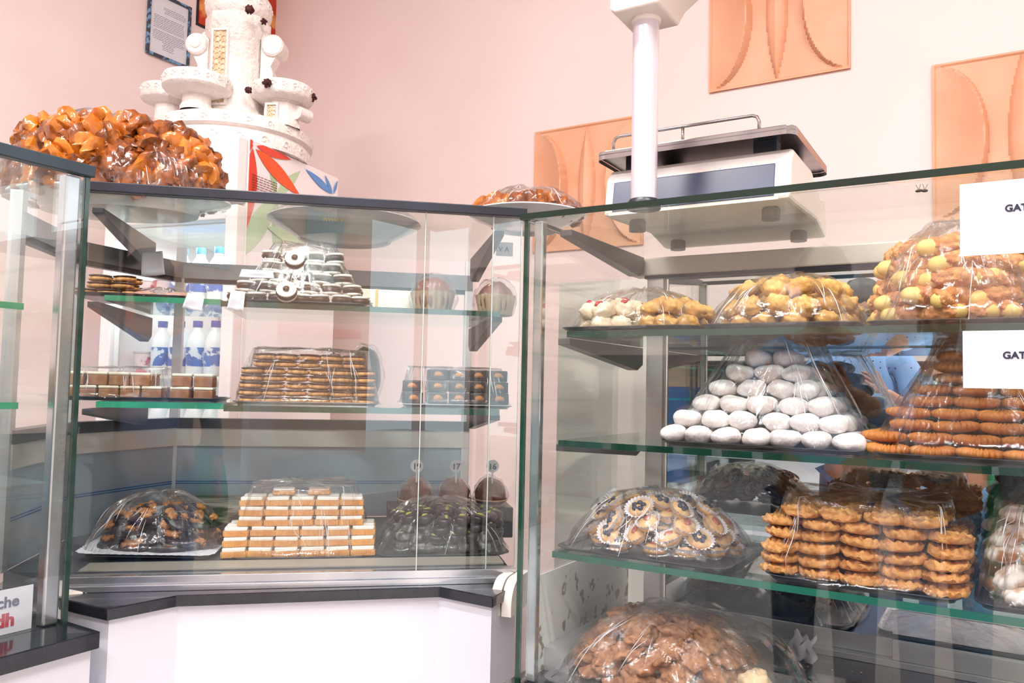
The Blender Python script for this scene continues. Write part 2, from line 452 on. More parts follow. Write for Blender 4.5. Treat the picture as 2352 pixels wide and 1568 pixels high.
# ------------------------------------------------------------------ fridge with leaf print
D1 = 2.75
fz = (870 - 305) * D1 / FPX + E
n1 = atz(547, 305, fz); n2 = atz(778, 410, fz)
sd = Vector((n2.x - n1.x, n2.y - n1.y, 0)); FD = sd.length; sd.normalize()
fl = Vector((-sd.y, sd.x, 0))                  # towards the left end of the fridge front
FWD = 0.60
print('fridge', n1, FD, fz)
FM = frameM((n1.x, n1.y, 0), -fl, sd)         # x = towards the side seen, y = into depth; front at y=0, side face at x=0
fang = math.atan2(-fl.y, -fl.x)
fr_t = thing('display_fridge', 'tall white glass-door fridge printed with red, green and blue leaves', 'fridge', (n1.x, n1.y, 0), fang)
FRW = mat('fridge_enamel', 'f4eeee', 'f6f1f1', rough=0.25, scale=2)
fb = MB()
fb.box((-FWD, 0.06, 0), (-FWD + .035, FD, fz)); fb.box((-.035, .06, 0), (0, FD, fz)); fb.box((-FWD + .035, FD - .03, 0), (-.035, FD, fz))
fb.box((-FWD + .035, .06, fz - .3), (-.035, FD - .03, fz)); fb.box((-FWD + .035, .06, 0), (-.035, FD - .03, .3))
obj('cabinet', fb, FRW, fr_t, bev=.004)
hd = MB().box((-FWD, -.005, fz - .235), (0, .06, fz)); obj('header', hd, FRW, fr_t, bev=.012)
PRINTW = mat('header_print', 'e8f7ea', 'dff3e4', rough=0.3, scale=3)
obj('header_panel', MB().box((-FWD + .03, -.008, fz - .215), (-.045, -.004, fz - .02)), PRINTW, fr_t, bev=.004)
df = MB(); y0, y1 = .012, .058; zt, zb = fz - .245, .3
df.box((-FWD, y0, zb), (-FWD + .05, y1, zt)); df.box((-.05, y0, zb), (0, y1, zt)); df.box((-FWD + .05, y0, zt - .05), (-.05, y1, zt)); df.box((-FWD + .05, y0, zb), (-.05, y1, zb + .05))
dr = obj('door', df, FRW, fr_t, bev=.004)
obj('door_glass', MB().box((-FWD + .05, .03, zb + .05), (-.05, .034, zt - .05)), GLASS, dr)
obj('kick_plate', MB().box((-FWD, .01, 0.0), (0, .06, .28)), DGREY, fr_t)
SHZ = [fz - .30 - .27 * k for k in range(1, 6)]
WIRE = mat('white_wire', 'eef4f2', rough=0.4)
for z in SHZ:
    w = MB(); w.box((-FWD + .04, .08, z - .012), (-.04, .092, z))
    w.box((-FWD + .04, FD - .06, z - .012), (-.04, FD - .05, z))
    for k in range(22):
        x = -FWD + .05 + k * (FWD - .1) / 21; w.tube([(x, .085, z - .003), (x, FD - .055, z - .003)], .0025, 5)
    obj('rack', w, WIRE, fr_t)
def leaf(mb, x, y, a, L, W, z):
    pts = []; n = 12
    for i in range(n + 1):
        t = i / n; pts.append((t * L, W * math.sin(PI * t ** 0.85) ** 1.0))
    for i in range(n - 1, 0, -1):
        t = i / n; pts.append((t * L, -W * math.sin(PI * t ** 0.85) ** 1.0))
    ca, sa = math.cos(a), math.sin(a)
    n0 = len(mb.v)
    mb.v += [(x + p[0] * ca - p[1] * sa, y + p[0] * sa + p[1] * ca, z) for p in pts]
    mb.f.append(tuple(range(n0, n0 + len(pts)))); mb.m.append(mb.mi)
# leaves on the side: side coordinates (depth from the front, height)
def sidept(x, y):
    p = atplane(x, y, (n1.x, n1.y, 0), fl); q = p - Vector((n1.x, n1.y, 0)); return q.dot(sd), p.z
LEAFC = {'r': mat('leaf_red', 'e5452c', 'e04a34', rough=.3, scale=3), 'o': mat('leaf_orange', 'f05a22', rough=.3), 'g': mat('leaf_green', 'a9c79a', rough=.3),
         'g2': mat('leaf_pale_green', 'bcd6ae', rough=.3), 'b': mat('leaf_blue', '5d95d6', rough=.3), 't': mat('leaf_teal', '3f8fa6', rough=.3)}
LEAVES = [('g', 633, 450, 620, 345, .035), ('g2', 633, 450, 690, 392, .04), ('g', 633, 452, 735, 470, .045), ('g2', 633, 452, 540, 600, .08), ('g', 633, 452, 640, 640, .055), ('t', 690, 490, 770, 455, .03),
          ('r', 580, 340, 560, 540, .075), ('r', 580, 335, 545, 318, .05), ('o', 586, 342, 690, 452, .055), ('r', 588, 335, 668, 362, .032), ('r', 580, 325, 560, 300, .03),
          ('b', 762, 445, 700, 388, .03), ('b', 762, 445, 745, 398, .018), ('b', 764, 445, 776, 402, .014), ('t', 762, 455, 690, 490, .028), ('b', 764, 455, 770, 490, .016), ('g2', 700, 560, 610, 520, .05)]
dp = {}
for i, (c, x0, y0_, x1, y1_, W) in enumerate(LEAVES):
    a = sidept(x0, y0_); b = sidept(x1, y1_)
    a = (max(.015, min(FD - .01, a[0])), min(a[1], fz - .01)); b = (max(.015, min(FD - .012, b[0])), min(b[1], fz - .012))
    L = math.hypot(b[0] - a[0], b[1] - a[1])
    mb = dp.setdefault(c, MB())
    o = len(mb.v)
    leaf(mb, a[0], a[1], math.atan2(b[1] - a[1], b[0] - a[0]), L, W * .55, .0008 + i * .00025)
    for k in range(o, len(mb.v)):
        X_, Y_, Z_ = mb.v[k]; mb.v[k] = (Z_, min(FD - .004, max(.062, X_)), min(fz - .004, Y_))
for c, mb in dp.items(): obj('leaf_print', mb, LEAFC[c], fr_t)
tw = MB()
for k in range(7):
    a = sidept(552, 389 + k * 6)[1]
    x = .075
    while x < .075 + (.14 if k < 6 else .08):
        w = random.uniform(.01, .022); tw.box((.0065, x, a - .004), (.0072, min(x + w, .215), a - .0015)); x += w + .005
obj('small_print', tw, mat('dark_red_ink', '6e1c14', rough=.6), fr_t)
hp = {'r': MB(), 'g': MB()}
for c, cx, cz, ang, L, W in (('r', -.13, -.05, 3.6, .09, .018), ('r', -.13, -.05, 4.6, .10, .018), ('r', -.11, -.045, 2.9, .07, .015), ('g', -.17, -.10, 5.2, .13, .03), ('g', -.19, -.12, 4.4, .1, .025)):
    mb = hp[c]; o = len(mb.v); leaf(mb, cx, fz + cz, ang, L, W, 0)
    for k in range(o, len(mb.v)):
        X_, Y_, Z_ = mb.v[k]; mb.v[k] = (X_, -.0092 - (.0006 if c == 'r' else 0), max(Y_, fz - .21))
obj('header_leaf_print', hp['r'], LEAFC['r'], fr_t); obj('header_leaf_print', hp['g'], LEAFC['g2'], fr_t)
area_light('fridge_lamp', FM @ Vector((-.3, .12, fz - .34)), FM @ Vector((-.3, .22, 0)), .4, .06, 7, (.92, 1, .98))
# bottles and cups inside the fridge
bot = thing('dairy_bottle', 'x', 'bottle'); 
obj('bottle_body', MB().lathe([(0, 0), (.030, 0), (.032, .004), (.032, .10), (.026, .125), (.014, .145), (.013, .16), (0, .16)], 20), mat('milk_white', 'eef4f6', rough=.3), bot, smooth=40)
obj('bottle_cap', MB().lathe([(0, .175), (.015, .175), (.015, .155), (.013, .155)], 16), mat('cap_blue', '2a62b4', rough=.3), bot, smooth=40)
obj('bottle_label', MB().lathe([(.0325, .03), (.0325, .09)], 20), mat('blue_label', '2d66b8', 'dfe9f5', rough=.3, scale=28, contrast=(.48, .52)), bot, smooth=True)
cup = thing('yogurt_cup', 'x', 'cup')
obj('cup_body', MB().lathe([(0, 0), (.026, 0), (.034, .07), (0.035, .072), (0, .072)], 20), mat('cup_pink', 'f3dede', 'd0495a', rough=.35, scale=24, contrast=(.5, .56)), cup, smooth=40)
obj('cup_lid', MB().lathe([(0, .076), (.036, .076), (.036, .071), (0.03, .071)], 20), ALU, cup, smooth=40)
PB, PC = Proto(bot), Proto(cup)
ORD = ['top', 'second', 'third', 'fourth', 'lowest']
for k, z in enumerate(SHZ[:4]):
    for i in range(6):
        x = -FWD + .10 + i * .082; y = .13
        P_ = PB if (i + k) % 6 > 1 or k == 2 else PC
        nm = ('white bottle with a blue label' if P_ is PB else 'pink and white yogurt cup')
        where = ('leftmost', 'second from the left', 'third from the left', 'fourth from the left', 'fifth from the left', 'rightmost')[i]
        P_.put(FM @ Vector((x, y, z + (.0 if P_ is PB else 0))), (0, 0, i * 1.1), '%s, %s fridge rack, %s' % (nm, ORD[k], where), 'dairy on the fridge racks', 1.15)

# ------------------------------------------------------------------ plaster fountain on the fridge
fo_c = FM @ Vector((-.27, .30, fz)); 
FT = thing('plaster_fountain', 'ornate white plaster fountain with tiered basins, on top of the fridge', 'fountain', fo_c, 0)
def FL(x, y, dist): return atd(x, y, dist) - fo_c
dF = 3.05
k_ = dF / FPX
def orn(mb, cx, cy, cz, a, b, h, n, amp=.004):   # scroll studs round a drum
    for i in range(n):
        t = 2 * PI * i / n
        p = Vector((cx + a * math.cos(t), cy + b * math.sin(t), cz))
        s = MB(); pts = [(p.x + (amp * 3) * 0, p.y, p.z)]
        r = h * .36; path = []
        for q in range(9):
            an = q * .75; rr = r * (1 - q / 11)
            path.append((p.x - math.sin(t) * rr * math.cos(an), p.y + math.cos(t) * rr * math.cos(an), p.z + rr * math.sin(an)))
        mb.tube(path, amp, 5, caps=True)
# base drum
bc = FL(510, 330, dF); R0 = 180 * k_
base = MB().lathe([(0, -.0), (R0 * .97, 0), (R0 * .97, .045), (R0 * .94, .058), (R0 * 1.0, .066), (R0 * 1.0, .10), (R0 * .96, .112), (R0 * .9, .12), (0, .12)], 48, Matrix.Translation((0, 0, 0.001)))
orn(base, 0, 0, .026, R0 * .97, R0 * .97, .045, 20, .004); orn(base, 0, 0, .085, R0 * 1.0, R0 * 1.0, .036, 24, .003)
obj('base_tier', base, PLASTER, FT, smooth=45)
ZB = .12
# tower (octagon-like) to the top
tw_h = .40
tc = FL(540, 250, dF); tc.z = 0
mb = MB(); pr = [(.118, ZB), (.118, ZB + .03), (.105, ZB + .05), (.105, ZB + tw_h - .08), (.12, ZB + tw_h - .06), (.12, ZB + tw_h)]
prof8 = []
mb.lathe([(0, pr[0][1])] + pr + [(0, pr[-1][1])], 8, Matrix.Translation(tc) @ Matrix.Rotation(PI / 8, 4, 'Z') @ Matrix.Rotation(math.radians(-22), 4, 'Z'))
for s_ in (-1, 1):    # wing brackets with scrolls
    wv = RC @ Vector((1, 0, 0)); wv.z = 0; wv.normalize(); nv = Vector((-wv.y, wv.x, 0))
    M_ = frameM(tc + Vector((0, 0, 0)), wv * s_, nv * s_)
    prof = [(.10, ZB + .10), (.135, ZB + .13), (.15, ZB + .19), (.138, ZB + .22), (.162, ZB + .27), (.15, ZB + .31), (.13, ZB + .34), (.12, ZB + tw_h - .05), (.10, ZB + tw_h - .05)]
    mb.add([(x, -.03, z) for x, z in prof] + [(x, .03, z) for x, z in prof],
           [tuple(range(9)), tuple(range(9, 18))[::-1]] + [(i, i + 9, (i + 1) % 9 + 9, (i + 1) % 9) for i in range(9)], M_ @ Matrix.Rotation(0, 4, 'X'))
    sc = M_ @ Matrix.Translation((.145, 0, ZB + tw_h - .10)) @ Matrix.Rotation(PI / 2, 4, 'X')
    mb.lathe([(0, -.045), (.036, -.045), (.042, -.038), (.042, .038), (.036, .045), (0, .045)], 22, sc)
    mb.lathe([(0, -.05), (.018, -.05), (.022, -.04)], 14, sc)
obj('tower', mb, PLASTER, FT, smooth=40)
pdir = -(RC @ Vector((0.10, 0, -1))); pdir.z = 0; pdir.normalize()
def lattice(c, w, z0, z1, dist, nm='lattice_panel'):
    xv = Vector((-pdir.y, pdir.x, 0)); M_ = frameM(c + pdir * dist, xv, Vector((0, 0, 1)))
    g = MB()
    g.box((-w / 2, z0, -.01), (w / 2, z1, .002), M_)
    r = w / 4; z = z0 + r
    while z < z1 - r * .5:
        for sx in (-1, 1):
            g.tube([(sx * r + r * .9 * math.cos(a * PI / 5), z + r * .9 * math.sin(a * PI / 5), .004) for a in range(10)], .0028, 5, M_, closed=True)
        z += r * 1.7
    obj(nm, g, LATTICE, FT, smooth=30)
    g = MB()
    for a, b in ((-w / 2 - .008, -w / 2), (w / 2, w / 2 + .008)): g.box((a, z0 - .008, -.012), (b, z1 + .008, .010), M_)
    g.box((-w / 2, z1, -.012), (w / 2, z1 + .008, .010), M_); g.box((-w / 2, z0 - .008, -.012), (w / 2, z0, .010), M_)
    obj('lattice_frame', g, PLASTER, FT)
lattice(tc + Vector((-.02, 0, 0)), .05, ZB + .05, ZB + tw_h - .075, .108)
def basin(c, r, zc, col_r, z0, sq=False, label='basin'):
    m = MB()
    m.lathe([(0, zc - .028), (col_r * 1.1, zc - .028), (r * .60, zc - .024), (r * .93, zc - .014), (r, zc - .004), (r * 1.0, zc + .032), (r * .97, zc + .040), (r * .88, zc + .038), (r * .8, zc + .02), (0, zc + .015)], 40, Matrix.Translation((c.x, c.y, 0)))
    orn(m, c.x, c.y, zc + .018, r, r, .032, 18, .003)
    m.lathe([(col_r * 1.15, z0), (col_r * 1.15, z0 + .015), (col_r, z0 + .03), (col_r, zc - .026)], 8 if sq else 28, Matrix.Translation((c.x, c.y, 0)) @ Matrix.Rotation(.35, 4, 'Z'))
    obj(label, m, PLASTER, FT, smooth=40)
topc = tc.copy(); zc = ZB + tw_h + .04
m = MB(); m.lathe([(.10, zc - .045), (.115, zc - .03), (.122, zc - .01), (.122, zc + .035), (.112, zc + .05), (0, zc + .05)], 36, Matrix.Translation((tc.x, tc.y, 0))); orn(m, tc.x, tc.y, zc + .012, .122, .122, .04, 16, .003)
obj('top_basin', m, PLASTER, FT, smooth=40)
lf = FL(452, 230, dF - .14); basin(lf, 76 * k_ * .95, ZB + .085, .05, ZB)
lb = FL(385, 225, dF + .10); basin(lb, 60 * k_, ZB + .13, .045, ZB)
rt = FL(648, 232, dF - .02); basin(rt, 70 * k_, ZB + .10, .066, ZB - .02, True)
lattice(Vector((rt.x - .012, rt.y, 0)), .034, ZB + .002, ZB + .052, .067)
g = MB(); xv = RC @ Vector((1, 0, 0)); xv.z = 0; xv.normalize()
g.lathe([(0, -.03), (.026, -.03), (.026, .03), (0, .03)], 18, Matrix.Translation((rt.x + xv.x * .08, rt.y + xv.y * .08, ZB + .04)) @ Matrix.Rotation(PI / 2, 4, 'X'))
obj('scroll', g, PLASTER, FT, smooth=40)
ROSE = mat('dried_rose', '2a0d12', '5a1018', rough=.6, scale=60)
def rose_mb():
    m = MB(); m.radial(lambda th, t: tuple(Vector((math.sin(PI * t) * math.cos(th), math.sin(PI * t) * math.sin(th), math.cos(PI * t))) * .0155 * (1 + .35 * math.sin(5 * th + 6 * t))), 20, 8)
    return m
rp = Proto(solo('dried_rose', rose_mb(), ROSE, 'flower'))
for i, (x, y, dd, w) in enumerate([(573, 22, dF - .13, 'at the rim of the top basin'), (606, 50, dF - .06, 'under the top basin, at its right'), (613, 191, dF - .15, 'on the right basin\'s front rim'), (571, 207, dF - .13, 'between the tower and the right basin'), (718, 224, dF - .02, 'at the right basin\'s outer rim')]):
    o = rp.put(atd(x, y, dd), (i, i * 2, 0), 'small dark red dried rose %s' % w, 'dried roses on the fountain', .9 if i in (0, 2, 4) else .7)

# ------------------------------------------------------------------ corner case
MC = thing('corner_display_case', 'grey-framed glass corner case full of wrapped pastries, between two straight cases', 'display case', (A.x, A.y, 0), RZM)
def mloc(p): q = Vector(p) - Vector((A.x, A.y, 0)); return (q.dot(U), q.dot(V), p.z)
wt = [atz(247, 1398, ZD), atz(407, 1367, ZD), atz(1008, 1347, ZD), atz(1132, 1371, ZD)]
wl = [mloc(p) for p in wt]
LK = (-0.16, .40); 
front = [(p[0], p[1]) for p in wl]
top_poly = [(-.015, .0), (LM - .01, .0), (LM - .01, DM), (.02, DM), (-.16, .42), (-.16, .05)]
slab = [(-.05, .0)] + front + [(LM + .01, .0), (LM + .01, DM), (.02, DM), (-.16, .42), (-.16, .05)]
obj('worktop', MB().prism(slab, ZD - .022, ZD), BLACKTOP, MC, bev=.002)
ins = [(x, y + .012) for x, y in front]
obj('base_cabinet', MB().prism([(-.04, .01)] + ins + [(LM, .01), (LM, DM - .01), (.02, DM - .01), (-.15, .41), (-.15, .05)], .10, ZD - .0225), WHITEP, MC)
obj('plinth', MB().prism([(x, y + .05) for x, y in front] + [(LM - .02, .3), (0, .3)], 0.0, .10), DGREY, MC)
obj('inner_deck', MB().prism([(.0, .05), (LM - .02, .05), (LM - .02, DM - .03), (.02, DM - .03), (-.14, .42), (-.14, .06)], ZD, ZD + .028), mat('deck_grey', '6f7078', '65666e', rough=.35, metal=.5, scale=4), MC)
obj('grille', MB().box((.0, .052, ZD + .0282), (LM - .02, .122, ZD + .031)), PERF, MC)
tr = MB(); tr.box((-.01, -.004, ZD), (LM, .045, ZD + .012)); tr.box((-.01, .006, ZD + .012), (LM, .022, ZD + .028)); tr.box((-.01, .030, ZD + .012), (LM, .046, ZD + .026))
obj('glass_track', tr, CHROME, MC, bev=.001)
s1 = mray(970, 800, 0)[0]; s2 = mray(1128, 800, 0)[0]
zgt = ZT - .012
for a, b in ((0, s1), (s1 + .0025, s2), (s2 + .0025, LM - .004)):
    gp = MB(); gp.box((a, .009, ZD + .0285), (b, .015, zgt)); gp.mi = 0
    obj('front_glass', gp, GLASS, MC)
    g2 = MB(); g2.box((b - .0002, .0088, ZD + .0285), (b + .0016, .0152, zgt)); obj('pane_edge', g2, EDGEW, MC)
obj('top_rail', MB().box((-.02, -.006, ZT - .012), (LM + .005, .018, ZT + .008)), BLACKR, MC, bev=.002)
obj('top_glass', MB().prism([(-.015, .0185), (LM - .01, .0185), (LM - .01, DM), (.02, DM), (-.16, .42), (-.16, .03)], ZT - .006, ZT), GLASS_TOP, MC)
ZRR = E + .285
def seg_box(mb, p, q, w, z0, z1):    # a box along p->q in plan
    d = Vector((q[0] - p[0], q[1] - p[1], 0)); L = d.length; d.normalize(); n = Vector((-d.y, d.x, 0))
    mb.box((0, -w / 2, z0), (L, w / 2, z1), frameM((p[0], p[1], 0), d, n))
def rear(mb, z0, z1, w, off=0.0):
    seg_box(mb, (-.15, .06), (-.15 + off * 0, .41), w, z0, z1); seg_box(mb, (-.15, .41), (.025, DM - .012), w, z0, z1); seg_box(mb, (.025, DM - .012), (LM - .02, DM - .012), w, z0, z1)
RG = mat('rear_rail_grey', '8f9094', '7f8085', rough=.35, metal=.5, scale=10)
m = MB(); rear(m, ZRR - .0, ZRR + .045, .03); obj('rear_rail', m, RG, MC)
m = MB(); rear(m, ZRR - .012, ZRR - .0005, .02); obj('rail_gasket', m, BLACKR, MC)
for p in ((.025, DM - .012), (LM - .03, DM - .012), (-.15, .41), (-.15, .06)): obj('rear_post', MB().box((p[0] - .012, p[1] - .012, ZD + .0285), (p[0] + .012, p[1] + .012, ZT - .007)), ALU, MC)
m = MB(); rear(m, ZD + .0285, E - .19, .016); obj('rear_panel', m, BLUEG, MC)
m = MB(); rear(m, E - .297, E - .2945, .0175); rear(m, E - .291, E - .2885, .0175); obj('blue_line', m, BLUE, MC)
m = MB(); rear(m, E - .19, E - .14, .028); obj('rear_beam', m, mat('light_beam', 'c9c4c0', 'd0cbc6', rough=.4, scale=5), MC)
m = MB(); rear(m, E - .14, E - .112, .034); obj('beam_seal', m, BLACKR, MC)
# shelves (glass, green edges)
ZS1 = mray(800, 704, .12)[1]; ZS2 = mray(800, 935, .10)[1]
def shelf(parent, x0, x1, y0, y1, zt, edge, th=.009, nm='shelf'):
    s = obj(nm, MB().box((x0, y0 + .0015, zt - th), (x1, y1, zt)), SHELFG, parent)
    e = MB(); e.box((x0, y0, zt - th), (x1, y0 + .0014, zt)); e.box((x0 - .0012, y0, zt - th), (x0 - .0001, y1, zt)); e.box((x1 + .0001, y0, zt - th), (x1 + .0012, y1, zt))
    obj('shelf_edge', e, edge, s); return s
sx = mray(515, 930, .10)[0]; sx1 = mray(508, 705, .12)[0]
shelf(MC, .0, sx1 - .004, .13, .50, ZS1 + .006, GREENL, .012); shelf(MC, sx1, LM - .03, .12, .50, ZS1 + .002, GREEN, .012)
shelf(MC, .0, sx - .004, .11, .54, ZS2 + .004, GREENL, .013); shelf(MC, sx, LM - .03, .10, .54, ZS2, GREEN, .013)
def bracket(parent, x, y0, y1, zt, hr, hf=.012, th=.004, nm='shelf_bracket', m_=None):
    # tapered arm, deep at the rear post
    pts = [(y0, zt), (y1, zt), (y1, zt - hr * .75), (y1 - .03, zt - hr), (y0, zt - hf)]
    n = len(pts)
    mb = MB().add([(x - th, a, b) for a, b in pts] + [(x + th, a, b) for a, b in pts], [tuple(range(n))[::-1], tuple(range(n, 2 * n))] + [(i, (i + 1) % n, (i + 1) % n + n, i + n) for i in range(n)])
    return obj(nm, mb, m_ or DGREY, parent, bev=.001)
for zz, hr in ((ZT - .02, .07), (ZS1 - .010, .065), (ZS2 - .013, .055)):
    for sx_ in (-.02, LM - .035): bracket(MC, sx_, .12, .56, zz, hr, th=.011)
# cream end cap between cases
def end_cap(name, label, c, ang, w, ln_, z1, h, r=.05):
    t = thing(name, label, 'counter end', c, ang)
    for k, (a, b) in enumerate(((-w / 2, -.002), (.002, w / 2))):
        pts = [(0.0, -h), (0.0, -r)] + [(r - r * math.cos(i * PI / 16), -r + r * math.sin(i * PI / 16)) for i in range(1, 9)] + [(ln_, 0), (ln_, -h)]
        n = len(pts)
        obj('cap', MB().add([(a, y, z1 + z) for y, z in pts] + [(b, y, z1 + z) for y, z in pts], [tuple(range(n)), tuple(range(n, 2 * n))[::-1]] + [(i, i + n, (i + 1) % n + n, (i + 1) % n) for i in range(n)]), CREAM, t, smooth=40)
    return t
c1 = atz(186, 1425, ZD - .05); dirL = Vector((-1, .25, 0)).normalized()

# ------------------------------------------------------------------ left case
LC = thing('left_display_case', 'straight glass case at the left edge with a black top rail', 'display case', (XL, YL, 0), 0)
LY0 = -1.9 - YL; LW = -.56
ZLD = E - .445
obj('base_cabinet', MB().box((LW, LY0, .1), (.075, .005, ZLD - .03)), WHITEP, LC)
obj('plinth', MB().box((LW, LY0, 0), (.02, -.01, .1)), DGREY, LC)
tR = atz(177, 1426, ZLD + .006) - Vector((XL, YL, 0))
obj('worktop', MB().box((LW, LY0, ZLD - .0295), (.09, .012, ZLD)), BLACKTOP, LC, bev=.002)
obj('front_glass', MB().box((-.008, LY0, ZLD), (-.001, -.004, ZT - .012)), GLASS, LC)
obj('front_glass', MB().box((LW + .03, -.003, ZLD), (-.001, .003, ZT - .012)), GLASS, LC)
obj('pane_edge', MB().box((-.0085, -.0035, ZLD), (.0005, .0045, ZT - .012)), mat('dark_green_edge', '22352f', '2f4a42', rough=.1, scale=20), LC)
obj('corner_post', MB().box((-.036, -.034, ZLD), (-.010, -.006, ZT - .012)), CHROME, LC, bev=.004)
obj('top_rail', MB().box((-.014, LY0, ZT - .012), (.008, .010, ZT + .010)), mat('blue_black_rail', '2c3b45', '33444e', rough=.3, scale=10), LC, bev=.002)
obj('top_glass', MB().box((LW, LY0, ZT - .006), (-.0145, .010, ZT)), GLASS_TOP, LC)
obj('rear_panel', MB().box((LW, LY0, ZLD), (LW + .01, -.03, E - .14)), BLUEG, LC)
m = MB()
for z in (E - .297, E - .288): m.box((LW + .0101, LY0, z), (LW + .0108, -.03, z + .003))
obj('blue_line', m, BLUE, LC)
obj('rear_rail', MB().box((LW, LY0, ZRR), (LW + .03, -.02, ZRR + .045)), RG, LC)
for zz in (E + .13, E - .05):
    s = obj('shelf', MB().box((-.50, LY0 + .02, zz - .012), (-.082, -.06, zz)), SHELFG, LC)
    obj('shelf_edge', MB().box((-.0815, LY0 + .02, zz - .012), (-.080, -.06, zz)), GREENL, s)
# end caps
ec = end_cap('counter_end_cap', 'cream rounded end piece between the left case and the corner case', (atz(192, 1440, ZD - .06).x, atz(192, 1440, ZD - .06).y, 0), math.radians(66), .105, .12, ZD + .012, .09)
pc = atz(1150, 1392, ZD - .03)
ec2 = end_cap('counter_end_cap', 'cream rounded end piece between the corner case and the right case', (pc.x, pc.y, 0), math.radians(12), .045, .12, ZD + .02, .07)

# ------------------------------------------------------------------ right case
RCASE = thing('right_display_case', 'large straight glass case with green glass edges and mirror doors at its back', 'display case', (XR, YR, 0), 0)
WR = XR2 - XR; DR = YB - YR
ZR0 = ZRD
obj('base_cabinet', MB().box((0.0, .01, .1), (WR, DR, ZR0 - .03)), WHITEP, RCASE)
obj('plinth', MB().box((.02, .04, 0), (WR, DR, .1)), DGREY, RCASE)
obj('worktop', MB().box((-.02, -.03, ZR0 - .0295), (WR, DR + .02, ZR0 - .004)), BLACKTOP, RCASE, bev=.002)
obj('inner_deck', MB().box((.012, .012, ZR0 - .004), (WR, DR - .02, ZR0)), mat('deck_dark', '2b2d35', '34363f', rough=.18, scale=5, coat=.3), RCASE)
xs = [aty(1850, 800, YR).x - XR + .6]
obj('front_glass', MB().box((.008, .0, ZR0 - .003), (WR, .007, ZRT - .011)), GLASS, RCASE)
obj('side_glass', MB().box((.0, .008, ZR0 - .003), (.007, DR, ZRT - .011)), GLASS, RCASE)
obj('pane_edge', MB().box((.0, .0, ZR0 - .003), (.0075, .0075, ZRT - .011)), GREEN, RCASE)
obj('corner_post', MB().box((.012, .014, ZR0), (.030, .030, ZRT - .011)), mat('clear_post', 'cfd6d6', 'aab4b4', rough=.12, metal=.8, scale=9), RCASE, bev=.003)
obj('top_glass', MB().box((-.004, -.004, ZRT - .0105), (WR, DR + .02, ZRT)), GLASS_TOP, RCASE)
m = MB(); m.box((-.006, -.006, ZRT - .0105), (WR, -.0041, ZRT)); m.box((-.006, -.004, ZRT - .0105), (-.0041, DR + .02, ZRT))
obj('top_glass_edge', m, mat('deep_green_edge', '041c11', '06281a', rough=.3, scale=6), RCASE)
obj('rear_rail', MB().box((.0075, DR - .03, ZRT - .052), (WR, DR + .015, ZRT - .012)), BEIGE, RCASE, bev=.003)
obj('rail_gasket', MB().box((.04, DR - .028, ZRT - .0585), (WR, DR - .005, ZRT - .0525)), BLACKR, RCASE)
xp0 = aty(1490, 800, YB - .01).x - XR; xp1 = aty(1528, 800, YB - .01).x - XR
obj('rear_post', MB().box((xp0, DR - .025, ZR0), (xp1, DR, ZRT - .053)), mat('pink_white_post', 'e9dedb', 'efe6e3', rough=.4, scale=4), RCASE, bev=.002)
xm = aty(2050, 900, YB).x - XR
zm0 = ZR0 + .045
obj('mirror_door', MB().box((xp1 + .004, DR - .006, zm0), (xm + .05, DR - .001, ZRT - .0525)), MIR, RCASE)
d2 = obj('mirror_door', MB().box((xm, DR - .014, zm0), (WR, DR - .009, ZRT - .0592)), MIR, RCASE)
m = MB(); m.box((.04, DR - .03, ZR0), (WR, DR - .001, ZR0 + .012)); m.box((xp1, DR - .008, ZR0 + .012), (WR, DR - .001, ZR0 + .045)); m.box((xm, DR - .024, ZR0 + .012), (WR, DR - .009, ZR0 + .045))
obj('door_track', m, ALU, RCASE, bev=.001)
zsp = atx(1250, 1322, XR + .02).z
obj('side_panel', MB().box((.0085, .05, ZR0), (.012, DR - .03, zsp)), RUSTW, RCASE)
ls = MB(); pts = [(0, 0), (.05, 0), (.05, .012), (.02, .04), (0, .04)]; n = 5
ls.add([(.0125 + a, .08, ZR0 + b) for a, b in pts] + [(.0125 + a, DR - .05, ZR0 + b) for a, b in pts], [tuple(range(n)), tuple(range(n, 2 * n))[::-1]] + [(i, i + n, (i + 1) % n + n, (i + 1) % n) for i in range(n)])
obj('side_duct', ls, ALU, RCASE)
# shelves
RS = []
for (px, py, off) in ((1800, 752, .085), (1800, 1042, .06), (1800, 1342, .045)):
    z = aty(px, py, YR + off).z; RS.append((z, off))
    shelf(RCASE, .045, WR, off, DR - .06, z, GREEN if py < 1300 else mat('teal_glass_edge', '174c3e', '226a56', rough=.1, scale=5), .0105)
print('R shelves', RS, 'M shelves', ZS1, ZS2)
for zz, hr in ((ZRT - .012, .045), (RS[0][0] - .011, .05), (RS[1][0] - .011, .04)):
    bracket(RCASE, .030, .10, DR - .035, zz, hr, th=.012, m_=mat('bracket_grey', '5f5d5c', '6c6a68', rough=.35, metal=.4, scale=8))
# opaque cream partition panel standing behind, seen through the side glass
pA = aty(1285, 650, YB + .28); pB = aty(1505, 650, YB + .28)
o = struct('partition_panel', MB().box((pA.x, YB + .28, 0), (pB.x + .12, YB + .30, pA.z)), mat('partition_cream', 'd6d2c8', 'dcd8ce', rough=.5, scale=2))

